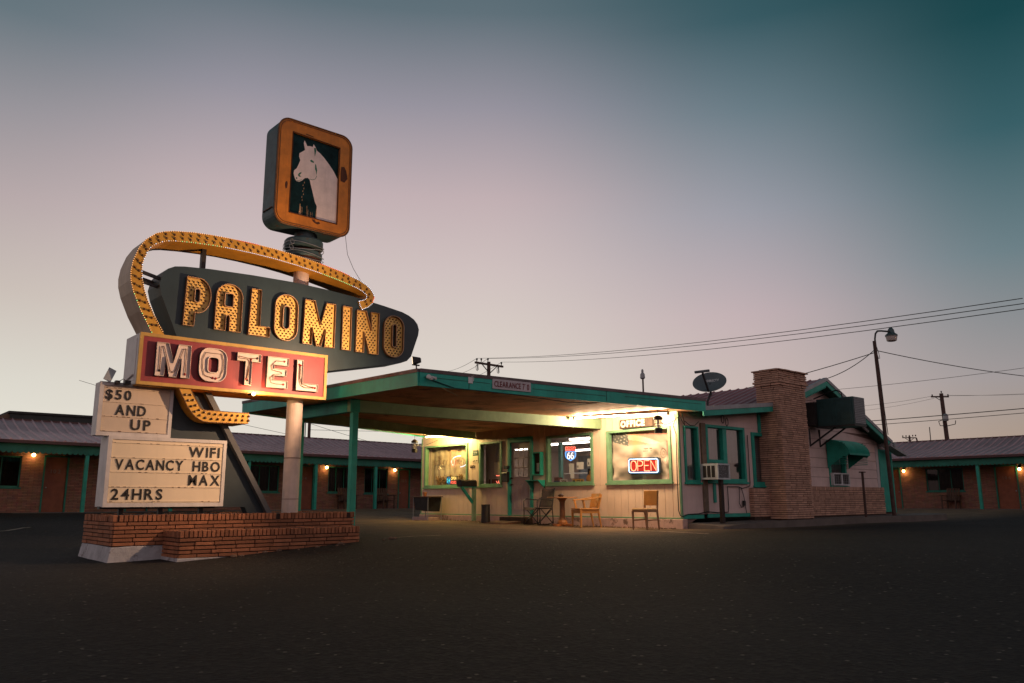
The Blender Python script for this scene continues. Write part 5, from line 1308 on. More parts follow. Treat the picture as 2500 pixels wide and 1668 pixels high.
mb = MB(); mb.hexa([(15.50, 18.15, 1.42), (15.505, 18.15, 1.42), (15.505, 18.45, 1.42), (15.50, 18.45, 1.42)], [(15.50, 18.17, 1.78), (15.505, 18.17, 1.78), (15.505, 18.43, 1.79), (15.50, 18.43, 1.79)]); tag(mb.build('lamp_shade_paper', mat('pale_shade', (.56, .46, .36), .8, .1)), 'pale paper sheet standing in the narrow window left of the door', 'paper')
mb = MB(); mb.use(TUBEG).box(15.52, 15.66, 17.95, 18.7, 1.116, 1.30); mb.use(NRED).tube([(15.5, 18.35, 1.40), (15.5, 17.95, 1.385)], .007, 5)
random.seed(77)
mb.tube([(15.5, 18.34 - k * .035, 1.15 + .12 * random.random()) for k in range(9)], .005, 4); tag(mb.build('neon_scribble'), 'red neon scrap glowing low in the narrow window left of the door', 'neon sign')
# wall notices, numbers, boxes
t = thing('parking_notice', 'small green and white notice on the yellow lit wall post left of the door', 'notice', (15.29, 19.07, 1.8))
mb = MB(); mb.box(15.285, 15.297, 18.945, 19.195, 2.0, 2.17); mb.build('green_plate', mat('dark_green_plate', (.012, .06, .04), .5, .2), t)
mb = MB(); mb.box(15.288, 15.297, 18.93, 19.20, 1.80, 1.998); mb.build('white_plate', mat('cream_plate', (.6, .5, .36), .6, .1), t)
mb = MB()
for i, s in enumerate(('GUEST', 'PARKING', 'ONLY')): text(mb, s, 19.17, 18.97, 2.125 - i * .045, 2.155 - i * .045, XP(15.283), .003, .01)
mb.build('lettering', PAPER, t)
mb = MB(); mb.hexa([(15.284, 19.10, 1.83), (15.288, 19.10, 1.83), (15.288, 19.19, 1.83), (15.284, 19.19, 1.83)], [(15.284, 19.08, 1.87), (15.288, 19.08, 1.87), (15.288, 19.15, 1.86), (15.284, 19.15, 1.86)]); mb.box(15.284, 15.288, 18.96, 19.04, 1.84, 1.865); mb.build('tow_symbol', BLACK, t)
mb = MB(); text(mb, '1215', 19.30, 19.09, 1.645, 1.73, XP(15.292), .012, .012); tag(mb.build('house_number', BLACK), 'black house numerals 1215 on the wall above the mailbox', 'house number')
t = thing('wall_mailbox', 'black wall letter box hung between the narrow window and the door', 'letter box', (15.2, 17.6, 1.2))
mb = MB(); mb.box(15.17, 15.29, 17.49, 17.70, 1.20, 1.45); mb.build('body', BLACK, t, bevel=.008)
mb = MB(); mb.hexa([(15.15, 17.48, 1.44), (15.29, 17.48, 1.45), (15.29, 17.71, 1.45), (15.15, 17.71, 1.44)], [(15.17, 17.48, 1.475), (15.29, 17.48, 1.49), (15.29, 17.71, 1.49), (15.17, 17.71, 1.475)]); mb.build('lid', DARK, t)
mb = MB(); mb.box(15.2, 15.28, 17.5, 17.66, 1.56, 1.655); tag(mb.build('doorbell_box', DARK, bevel=.01), 'small dark box on the wall above the letter box', 'bell box')
t = thing('display_case', 'narrow green framed case with a white sheet inside on the wall right of the door', 'display case', (15.25, 16.27, 1.35))
mb = MB(); mb.prism([[(16.10, 1.35), (16.45, 1.35), (16.45, 1.985), (16.10, 1.985)], [(16.135, 1.385), (16.135, 1.95), (16.415, 1.95), (16.415, 1.385)]], XP(0), 15.17, 15.298); mb.build('frame', GREEN, t, bevel=.003)
mb = MB(); mb.box(15.285, 15.298, 16.135, 16.415, 1.385, 1.95); mb.build('back', mat('brown_case_back', (.10, .05, .03), .8, .2), t)
mb = MB(); mb.box(15.278, 15.284, 16.17, 16.36, 1.46, 1.69); mb.build('sheet', PAPER, t)
t = thing('wall_shelf', 'small green bracketed shelf under the display case', 'shelf', (15.2, 16.3, 1.2))
mb = MB(); mb.box(15.02, 15.298, 16.04, 16.55, 1.20, 1.225); mb.build('board', GREEN, t, bevel=.003)
mb = MB(); mb.prism([[(15.05, 1.20), (15.298, 1.20), (15.298, .95)]], lambda u, v, d: (u, d, v), 16.5, 16.54); mb.prism([[(15.05, 1.20), (15.298, 1.20), (15.298, 1.0)]], lambda u, v, d: (u, d, v), 16.05, 16.08); mb.build('bracket', GREEN, t)
# big mailbox
t = thing('mailbox', 'large black rural mailbox on a green post with a diagonal brace', 'mailbox', (15.1, 18.92, .27))
pf = [(18.82, 1.085), (19.02, 1.085), (19.02, 1.20)] + arc(18.92, 1.20, .10, .085, 0, 180, 8)[1:]
mb = MB(); mb.prism([pf], XP(0), 14.60, 15.16); mb.build('body', BLACK, t, bevel=.004)
mb = MB(); mb.prism([[(18.92 + (a - 18.92) * 1.07, 1.18 + (b - 1.18) * 1.07) for a, b in pf]], XP(0), 14.57, 14.61); mb.bar((14.56, 18.92, 1.25), (14.56, 18.92, 1.29), .03, .01); mb.build('door', DARK, t)
mb = MB(); mb.use(RUST).box(14.86, 14.92, 18.812, 18.818, 1.15, 1.17); mb.build('flag', None, t)
mb = MB(); mb.box(15.07, 15.17, 18.86, 18.96, .1, 1.083); mb.build('post', BEAMG, t, bevel=.004)
mb = MB(); mb.bar((15.07, 18.91, .62), (14.66, 18.91, 1.07), .08, .05, (0, 1, 0)); mb.box(14.6, 15.17, 18.84, 18.99, 1.06, 1.084); mb.build('brace', GREEN, t)
# ash bin
mb = MB(); mb.lathe((14.35, 17.43, .085), [(.118, 0), (.122, .02), (.118, .46), (.122, .47), (.122, .49), (.10, .49), (.09, .46)], 20); tag(mb.build('ash_bin', BLACK), 'tall black cylindrical ash bin standing by the wall left of the door', 'ash bin')
# small table with a cloth and pot
t = thing('barbecue_table', 'dark cloth draped side table on thin steel legs holding a flower pot', 'table', (14.85, 20.9, .08))
mb = MB(); mb.box(14.56, 15.12, 20.42, 21.36, .785, .815); mb.build('top', mat('dark_table_top', (.10, .055, .035), .6, .3), t, bevel=.006)
mb = MB(); mb.hexa([(14.62, 20.60, .40), (15.08, 20.55, .35), (15.08, 21.25, .35), (14.62, 21.2, .40)], [(14.6, 20.5, .783), (15.1, 20.5, .783), (15.1, 21.3, .783), (14.6, 21.3, .783)]); mb.build('drape', mat('black_cloth', (.02, .02, .022), .75, .4, 5, .4, 14), t)
for x, y in ((14.60, 20.50), (14.60, 21.28), (15.08, 20.47), (15.08, 21.30)):
    mb = MB(); mb.tube([(x, y, .78), (x, y, .09)], .011, 6); mb.build('leg', GREYM, t)
mb = MB(); mb.box(14.7, 15.15, 20.6, 21.5, .06, .19); tag(mb.build('storage_block', STEM, bevel=.03), 'pinkish block lying under the cloth draped table', 'block')
mb = MB(); mb.lathe((14.82, 20.98, .816), [(.045, 0), (.062, .095), (.072, .095), (.074, .125), (.062, .125), (.055, .10)], 14); tag(mb.build('flower_pot', TERRA), 'small terracotta flower pot on the cloth draped table', 'flower pot')

# ------------------------------------------------------------------ chairs and table by the wall
def lmesh(t):
    return lambda mb, name, m, **k: mb.build(name, m, t, local=True, **k)
def tube_leg(P, t, name, p0, p1, w0, w1, m):
    mb = MB(); a, b = Vector(p0), Vector(p1)
    q = lambda p, w: [(p.x - w / 2, p.y - w / 2, p.z), (p.x + w / 2, p.y - w / 2, p.z), (p.x + w / 2, p.y + w / 2, p.z), (p.x - w / 2, p.y + w / 2, p.z)]
    mb.hexa(q(a, w0), q(b, w1)); return P(mb, name, m, bevel=.003)
# local frame: front is -y, x to the sitter's left as seen from the front
zc = g(14.35, 11.9)
t = thing('side_chair', 'armless tan chair with ochre padded back standing alone under the flag window', 'chair', (14.44, 11.90, zc), radians(-88)); P = lmesh(t)
for sx in (-1, 1):
    tube_leg(P, t, 'leg', (sx * .19, -.20, 0), (sx * .195, -.20, .41), .028, .042, WOODC)
    tube_leg(P, t, 'leg', (sx * .17, .27, 0), (sx * .175, .205, .42), .028, .038, WOODC)
    tube_leg(P, t, 'back_post', (sx * .175, .205, .42), (sx * .185, .25, .86), .036, .024, WOODC)
mb = MB(); mb.box(-.20, .20, -.215, -.19, .385, .43); mb.box(-.20, -.175, -.19, .2, .385, .43); mb.box(.175, .20, -.19, .2, .385, .43); mb.bar((-.185, -.2, .21), (-.18, .24, .22), .02, .03); mb.bar((.185, -.2, .21), (.18, .24, .22), .02, .03); P(mb, 'apron', WOODC)
mb = MB(); mb.hexa([(-.215, -.23, .425), (.215, -.23, .425), (.195, .205, .425), (-.195, .205, .425)], [(-.20, -.215, .475), (.20, -.215, .475), (.185, .195, .47), (-.185, .195, .47)]); P(mb, 'seat', VINYL2, bevel=.018)
mb = MB(); mb.hexa([(-.185, .185, .53), (.185, .185, .53), (.185, .225, .53), (-.185, .225, .53)], [(-.195, .215, .865), (.195, .215, .865), (.195, .255, .865), (-.195, .255, .865)]); P(mb, 'backrest', VINYL, bevel=.014)
zc = g(14.6, 13.85)
t = thing('arm_chair', 'honey wood armchair with curved arms right of the round table', 'chair', (14.62, 13.90, zc), radians(-112)); P = lmesh(t)
for sx in (-1, 1):
    tube_leg(P, t, 'leg', (sx * .255, -.25, 0), (sx * .25, -.25, .42), .034, .05, WOODO)
    tube_leg(P, t, 'leg', (sx * .22, .30, 0), (sx * .22, .22, .42), .03, .045, WOODO)
    tube_leg(P, t, 'back_post', (sx * .22, .22, .42), (sx * .235, .31, .79), .045, .035, WOODO)
    mb = MB(); mb.bar((sx * .26, -.23, .655), (sx * .275, -.02, .67), .06, .028); mb.bar((sx * .275, -.02, .67), (sx * .235, .29, .72), .05, .028); P(mb, 'arm', WOODO, bevel=.005)
    mb = MB(); mb.bar((sx * .25, -.14, .43), (sx * .262, -.19, .65), .035, .045); P(mb, 'arm_support', WOODO, bevel=.004)
mb = MB(); mb.box(-.25, .25, -.265, -.24, .34, .42); mb.box(-.245, -.22, -.24, .22, .34, .42); mb.box(.22, .245, -.24, .22, .34, .42); mb.box(-.22, .22, .2, .225, .34, .42); P(mb, 'apron', WOODO, bevel=.003)
mb = MB(); mb.box(-.275, .275, -.275, .235, .425, .46); P(mb, 'seat', WOODO, bevel=.012)
mb = MB()
for i in range(8):
    a0, a1 = -.225 + .45 * i / 8, -.225 + .45 * (i + 1) / 8; c0, c1 = .05 * (1 - (a0 / .225) ** 2), .05 * (1 - (a1 / .225) ** 2)
    mb.hexa([(a0, .20 + c0, .47), (a1, .20 + c1, .47), (a1, .225 + c1, .47), (a0, .225 + c0, .47)], [(a0 * 1.06, .27 + c0, .81), (a1 * 1.06, .27 + c1, .81), (a1 * 1.06, .295 + c1, .81), (a0 * 1.06, .295 + c0, .81)])
P(mb, 'backrest', WOODO)
zc = g(14.7, 14.8)
t = thing('round_table', 'round pedestal table with a pale wooden top between the two armed chairs', 'table', (14.68, 14.78, zc)); 
X, Y = 14.68, 14.78
mb = MB(); mb.lathe((X, Y, zc), [(.36, .695), (.39, .70), (.39, .722), (.38, .728)], 36); mb.build('top', mat('pale_table_wood', (.34, .17, .08), .5, .2, 6, .1, 30), t)
mb = MB(); mb.lathe((X, Y, zc), [(.10, .16), (.072, .2), (.066, .56), (.07, .60), (.10, .66), (.14, .694)], 18); mb.build('pedestal', mat('dark_pedestal', (.15, .06, .025), .6, .3, 5, .2, 20), t)
mb = MB(); mb.lathe((X, Y, zc), [(.13, .04), (.13, .10), (.10, .16)], 18); mb.bar((X - .27, Y - .05, zc + .03), (X + .27, Y + .05, zc + .03), .09, .06); mb.bar((X - .05, Y + .27, zc + .03), (X + .05, Y - .27, zc + .03), .09, .06); mb.build('foot', PINEP, t, bevel=.01)
mb = MB(); mb.lathe((X - .02, Y + .02, zc + .729), [(.05, 0), (.072, .02), (.075, .045), (.05, .06), (.02, .072)], 14); tag(mb.build('ashtray', mat('dark_ceramic', (.05, .025, .018), .3, .3)), 'dark round ashtray on the pedestal table', 'ashtray')
zc = g(14.7, 15.75)
t = thing('camp_chair', 'grey folding camp chair with crossed tube legs left of the round table', 'chair', (14.78, 15.78, zc), radians(-97)); P = lmesh(t)
fr = mat('camp_tube', (.03, .028, .027), .4, .2)
for sx in (-1, 1):
    mb = MB(); mb.tube([(sx * .30, -.24, .015), (sx * .30, -.25, .60), (sx * .30, -.22, .655), (sx * .30, -.15, .67), (sx * .295, .24, .63)], .0125, 7); mb.tube([(sx * .30, -.25, .02), (sx * .30, .05, .0125), (sx * .30, .24, .06), (sx * .29, .27, .15)], .0115, 7); P(mb, 'side_frame', fr, smooth=True)
    mb = MB(); mb.tube([(sx * .285, .28, .02), (sx * .285, .25, .45), (sx * .26, .36, .955)], .0125, 7); P(mb, 'leg', fr, smooth=True)
    mb = MB(); mb.bar((sx * .30, -.17, .675), (sx * .298, .18, .645), .045, .022); P(mb, 'arm', DARK)
mb = MB()
for y in (-.235, .235):
    mb.tube([(-.29, y, .04), (.27, y - .01, .43)], .0115, 6); mb.tube([(.29, y + .025, .04), (-.27, y + .025, .43)], .0115, 6)
mb.tube([(-.3, -.24, .03), (-.28, .26, .42)], .0115, 6); mb.tube([(.3, -.24, .03), (.28, .26, .42)], .0115, 6)
mb.tube([(-.27, -.27, .44), (-.27, .25, .43)], .0115, 6); mb.tube([(.27, -.27, .44), (.27, .25, .43)], .0115, 6); P(mb, 'cross_frame', fr, smooth=True)
def sheet(P, name, f, nu, nv, m):
    mb = MB(); vs = [f(i / nu, j / nv) for j in range(nv + 1) for i in range(nu + 1)]
    mb.add(vs, [(j * (nu + 1) + i, j * (nu + 1) + i + 1, (j + 1) * (nu + 1) + i + 1, (j + 1) * (nu + 1) + i) for j in range(nv) for i in range(nu)])
    return P(mb, name, m, smooth=True, solid=.006)
sheet(P, 'seat', lambda a, b: (-.27 + .54 * a, -.31 + .56 * b, .445 - .035 * sin(pi * a) - .03 * (1 - b) * (b < .12)), 14, 10, CAMP)
sheet(P, 'backrest', lambda a, b: (-.265 + .53 * a, .25 + .11 * b + .045 * sin(pi * a), .46 + .49 * b - .03 * sin(pi * a) * b), 14, 12, CAMP)
mb = MB(); mb.hexa([(14.25, 16.6, .06), (14.9, 16.6, .06), (14.9, 17.6, .06), (14.25, 17.6, .06)], [(14.27, 16.6, .085), (14.9, 16.6, .13), (14.9, 17.6, .13), (14.27, 17.6, .095)]); tag(mb.build('door_mat', mat('worn_mat', (.14, .08, .05), .95, .4, 7, .4, 30)), 'worn brown mat sloping up to the step at the office door', 'door mat')
# ------------------------------------------------------------------ side wall equipment
AW = mat('air_conditioner_shell', (.50, .52, .52), .5, .15, 4, .08, 20, streak=.3)
def grille(mb, x0, x1, y, z0, z1, n):
    for i in range(n): z = z0 + (z1 - z0) * i / (n - 1); mb.box(x0, x1, y - .003, y + .006, z - .002, z + .002)
t = thing('window_air_conditioner', 'boxy white window air conditioner carried by a dark post beside the bare timber post', 'air conditioner', (16.33, 11.3, 1.15))
mb = MB(); mb.prism([[(16.09, 1.152), (16.585, 1.152), (16.585, 1.52), (16.09, 1.52)], [(16.125, 1.187), (16.125, 1.485), (16.55, 1.485), (16.55, 1.187)]], YP(0), 11.06, 11.56); mb.build('shell', AW, t, bevel=.004)
mb = MB(); mb.box(16.12, 16.555, 11.10, 11.5, 1.18, 1.49); mb.build('coil', DARK, t)
mb = MB(); random.seed(14)
grille(mb, 16.125, 16.55, 11.085, 1.195, 1.48, 22)
for i in range(140): x = random.uniform(16.13, 16.54); z = random.uniform(1.19, 1.48); mb.box(x, x + random.uniform(.006, .02), 11.08, 11.086, z, z + random.uniform(.004, .012))
mb.build('grille', GREYM, t)
mb = MB()
for i in range(3): mb.box(16.082, 16.091, 11.14 + i * .12, 11.23 + i * .12, 1.20, 1.47)
mb.build('side_vent', DARK, t)
mb = MB(); mb.box(16.28, 16.38, 11.12, 11.20, .15, 1.15); mb.build('support_post', mat('dark_brown_post', (.035, .022, .018), .8, .3), t)
t = thing('window_air_conditioner', 'white air conditioner set flush in the window under the scalloped awning', 'air conditioner', (22.7, 11.5, 1.07))
mb = MB(); mb.prism([[(22.27, 1.075), (23.24, 1.075), (23.24, 1.43), (22.27, 1.43)], [(22.32, 1.11), (22.32, 1.395), (22.74, 1.395), (22.74, 1.11)], [(22.82, 1.11), (22.82, 1.395), (23.2, 1.395), (23.2, 1.11)]], YP(0), 11.43, 11.6); mb.build('shell', AW, t, bevel=.003)
mb = MB(); mb.box(22.3, 23.22, 11.47, 11.59, 1.09, 1.41); mb.build('coil', DARK, t); mb = MB(); grille(mb, 22.32, 23.2, 11.462, 1.13, 1.38, 5)
for x in (22.46, 22.6, 22.95, 23.08): mb.box(x, x + .008, 11.455, 11.465, 1.11, 1.395)
mb.build('grille', GREYM, t)
# awning
t = thing('awning', 'curved green ribbed metal awning over the side window', 'awning', (22.8, 11.5, 2.3))
def aw(s):   # profile from wall top outwards and down
    a = radians(88 * s); return (11.52 - .66 * sin(a * 1.02) ** .9, 2.36 - .42 * (1 - cos(a)))
pts = [aw(i / 26) for i in range(27)]
mb = MB(); vs = []; 
for i, (y, z) in enumerate(pts):
    b = .011 * (1 if (i // 1) % 2 else -1)
    vs += [(22.17, y - b, z + b), (23.42, y - b, z + b)]
mb.add(vs, [(2 * i, 2 * i + 1, 2 * i + 3, 2 * i + 2) for i in range(26)]); mb.build('ribbed_cover', GREEN, t, solid=.004)
mb = MB(); n = 21
for i in range(n): x = 22.17 + 1.25 * i / n; mb.add([(x, pts[-1][0] - .004, pts[-1][1] + .01), (x + 1.25 / n, pts[-1][0] - .004, pts[-1][1] + .01), (x + .8 * 1.25 / n, pts[-1][0] - .004, pts[-1][1] - .04), (x + .2 * 1.25 / n, pts[-1][0] - .004, pts[-1][1] - .04)], [(0, 1, 2, 3)])
mb.build('scallop', GREEN, t, solid=.004)
for x in (22.17, 23.41):
    mb = MB(); side = [(y, z) for y, z in pts] + [(10.95, 1.86), (11.05, 1.88), (11.18, 1.80), (11.3, 1.72), (11.42, 1.64), (11.53, 1.56)]
    for k in range(len(pts) - 1): pass
    mb.prism([side], lambda u, v, d: (d, u, v), x, x + .012); o = mb.build('side_panel', GREEN, t)
    mb = MB()
    for z in [1.66 + .055 * k for k in range(12)]:
        yo = min([y for y, zz in pts if zz >= z - .05] + [11.5]); mb.box(x - .008, x + .02, max(yo, 10.93) + .02, 11.52, z, z + .02)
    mb.build('side_rib', GREEN, t)
# cooler
t = thing('evaporative_cooler', 'big dark teal cooler box jutting from the gable on angled brackets', 'cooler', (21.6, 10.8, 2.67))
mb = MB(); mb.box(21.26, 21.92, 10.19, 11.25, 2.672, 3.43); B_ = mb.build('cabinet', COOLT, t, bevel=.012)
mb = MB(); mb.box(21.29, 21.89, 10.182, 10.19, 2.70, 3.40); mb.build('grille_backing', mat('grey_mesh', (.17, .175, .18), .7, .5, 60, .3, 80), t)
mb = MB()
for i in range(15): z = 2.71 + .048 * i; mb.hexa([(21.29, 10.172, z), (21.89, 10.172, z), (21.89, 10.184, z), (21.29, 10.184, z)], [(21.29, 10.178, z + .025), (21.89, 10.178, z + .025), (21.89, 10.186, z + .025), (21.29, 10.186, z + .025)])
mb.build('louvres', mat('grey_louvre', (.22, .22, .225), .6, .4, 50), t)
mb = MB()
for y0, y1, z0, z1 in ((10.24, 10.72, 2.72, 3.38), (10.78, 11.2, 2.72, 3.38)): mb.prism([[(y0, z0), (y1, z0), (y1, z1), (y0, z1)], [(y0 + .03, z0 + .03), (y0 + .03, z1 - .03), (y1 - .03, z1 - .03), (y1 - .03, z0 + .03)]], XP(0), 21.248, 21.262)
for i in range(7): mb.box(21.25, 21.26, 10.30, 10.66, 2.80 + i * .035, 2.81 + i * .035)
mb.box(21.245, 21.255, 11.0, 11.1, 3.2, 3.24); mb.build('side_panel', COOLT, t); mb = MB(); mb.box(21.22, 21.9, 10.17, 11.28, 2.63, 2.675); mb.build('drip_pan', DARK, t)
mb = MB(); mb.box(21.15, 21.8, 11.25, 11.58, 2.72, 3.36); mb.build('duct', DARK, t)
for x in (21.3, 21.85):
    mb = MB(); mb.bar((x, 11.54, 2.14), (x, 11.54, 2.64), .04, .04); mb.bar((x, 11.54, 2.16), (x, 10.75, 2.64), .04, .04); mb.build('bracket', DARK, t)
mb = MB(); mb.tube([(21.5, 10.6, 3.43), (21.5, 10.62, 3.60), (21.52, 10.75, 3.67), (21.55, 11.0, 3.64), (21.6, 11.5, 3.50)], .018, 7); mb.build('supply_pipe', DARK, t)
# dish
t = thing('satellite_dish', 'oval grey satellite dish with a white wordmark on the roof edge', 'satellite dish', (16.95, 11.85, 2.92))
nrm = Vector((-.80, -.30, .40)).normalized(); sx = nrm.cross(Vector((0, 0, 1))).normalized(); sz = sx.cross(nrm) * -1
if sz.z < 0: sz = -sz
cD = Vector((17.0, 11.8, 3.60)); 
# choose the right-hand side axis so text reads left to right from the front
if sx.dot(RGT) < 0: sx = -sx
def dpt(a, b, d=0): r2 = a * a + b * b; return cD + sx * a * .43 + sz * b * .29 + nrm * (d + .075 * (r2 - 1))
mb = MB(); vs = [dpt(0, 0)]; fs = []
NR, NS = 6, 32
for i in range(1, NR + 1): vs += [dpt(i / NR * cos(2 * pi * k / NS), i / NR * sin(2 * pi * k / NS)) for k in range(NS)]
fs += [(0, 1 + k, 1 + (k + 1) % NS) for k in range(NS)]
for i in range(NR - 1): a, b = 1 + i * NS, 1 + (i + 1) * NS; fs += [(a + k, b + k, b + (k + 1) % NS, a + (k + 1) % NS) for k in range(NS)]
mb.add(vs, fs); mb.build('reflector', mat('dish_grey', (.10, .13, .14), .6, .15, 4), t, smooth=True, solid=.012)
mb = MB(); text(mb, 'DIRECTV', -.18, .52, .12, .34, lambda u, v, d: dpt(u, v, .012 - d), .003, .02)
mb.prism([[(-.28 + .075 * cos(radians(k)), .24 + .11 * sin(radians(k))) for k in range(0, 360, 30)]], lambda u, v, d: dpt(u, v, d), .012, .016); mb.build('wordmark', mat('pale_wordmark', (.75, .78, .78), .6, .05), t)
mb = MB(); p0 = dpt(0, -1.0, .0); p1 = cD + nrm * .46 - sz * .02 - sx * .05
mb.bar(p0, p1, .035, .05); mb.build('arm', DARK, t)
mb = MB(); mb.bar(p1 - sx * .20 + sz * .03, p1 + sx * .17 + sz * .05, .07, .06); mb.build('receiver', mat('receiver_grey', (.09, .11, .12), .6, .1), t, bevel=.01)
mb = MB(); mb.cyl(cD - nrm * .08, cD - nrm * .08 - Vector((0, 0, .3)), .03, 8); mb.tube([cD - nrm * .08 - Vector((0, 0, .25)), (16.95, 11.85, 3.1), (16.95, 11.85, 2.92)], .028, 8); mb.bar((16.85, 11.85, 2.95), (17.05, 11.85, 2.97), .12, .02); mb.build('mast', DARK, t)
# cables on the corner and side wall
mb = MB(); mb.tube([(15.262, 11.60, 2.66), (15.262, 11.58, 2.52), (15.26, 11.66, 2.40), (15.262, 11.585, 2.2), (15.262, 11.60, 1.2), (15.26, 11.60, .45), (15.26, 11.56, .34), (15.30, 11.52, .31), (15.5, 11.52, .36), (15.9, 11.515, .365), (16.2, 11.49, .41), (16.7, 11.515, .385), (17.1, 11.515, .39), (17.13, 11.515, .5), (17.12, 11.515, 1.0), (17.6, 11.515, 1.0), (17.75, 11.515, .96), (18.1, 11.515, 1.02), (18.12, 11.515, 1.1), (18.12, 11.515, 2.3)], .011, 5); tag(mb.build('wall_cable', WIRE), 'long dark cable running down the office corner and along the side wall', 'cable')
mb = MB(); mb.tube([(17.62, 11.515, 1.0), (17.6, 11.51, .72), (17.58, 11.51, .60), (17.66, 11.51, .50), (17.78, 11.51, .52), (17.83, 11.51, .62), (17.80, 11.51, .75), (17.7, 11.51, .99)], .009, 5); mb.box(17.74, 17.84, 11.49, 11.52, .54, .66); mb.tube([(17.84, 11.51, .55), (17.88, 11.51, .36)], .009, 5); tag(mb.build('power_socket', WIRE), 'outdoor socket with a looped black cord low on the side wall', 'socket')
mb = MB()
for cx, cz in ((17.05, 2.64), (17.22, 2.58)): mb.tube([(cx + .055 * cos(2 * pi * k / 14), 11.50, cz + .10 * sin(2 * pi * k / 14)) for k in range(14)], .009, 5, closed=True)
tag(mb.build('coiled_cable', WIRE), 'two small loops of cable hanging under the side eave', 'cable')
mb = MB(); mb.tube([(15.30, 11.50, 2.62), (15.42, 11.49, 2.46), (15.48, 11.49, 2.40), (15.45, 11.49, 2.55), (15.40, 11.49, 2.68)], .010, 5); mb.tube([(15.48, 11.49, 2.50), (15.70, 11.50, 2.41), (15.9, 11.50, 2.42), (16.05, 11.50, 2.52)], .009, 5); tag(mb.build('loose_wires', WIRE), 'tangle of loose wires above the narrow side window at the corner', 'wires')
mb = MB(); mb.tube([(22.30, 10.6, .15), (22.30, 10.6, 1.42)], .035, 8); mb.box(22.22, 22.38, 10.54, 10.66, 1.41, 1.44); tag(mb.build('short_post', mat('rusty_post', (.06, .032, .026), .8, .3)), 'short rusty capped post standing on the apron near the brick wainscot', 'post')
# weeds and dirt along the foundation
random.seed(17); mb = MB()
for i in range(900):
    y = random.uniform(11.6, 16.4) if i < 620 else random.uniform(16.4, 21.6); x = 15.2 - abs(random.gauss(0, .05)); z = g(x, y)
    h = random.uniform(.01, .05) * (1.0 if i < 620 else .7); a = random.uniform(0, 6.3); w = random.uniform(.003, .008)
    mb.add([(x - w * sin(a), y + w * cos(a), z), (x + w * sin(a), y - w * cos(a), z), (x + h * .5 * cos(a), y + h * .5 * sin(a), z + h)], [(0, 1, 2)])
o = mb.build('weeds', mat('dry_weeds', (.085, .06, .028), .9, .4, 10)); o['kind'] = 'stuff'
mb = MB()
for i in range(160):
    y = random.uniform(11.6, 22); x = 15.17 - abs(random.gauss(0, .06)); s = random.uniform(.006, .022); mb.ball((x, y, g(x, y) + s * .3), s, 5, 3, (1.4, 1.4, .7))
o = mb.build('debris', mat('leaf_debris', (.07, .042, .026), .95, .4, 14)); o['kind'] = 'stuff'

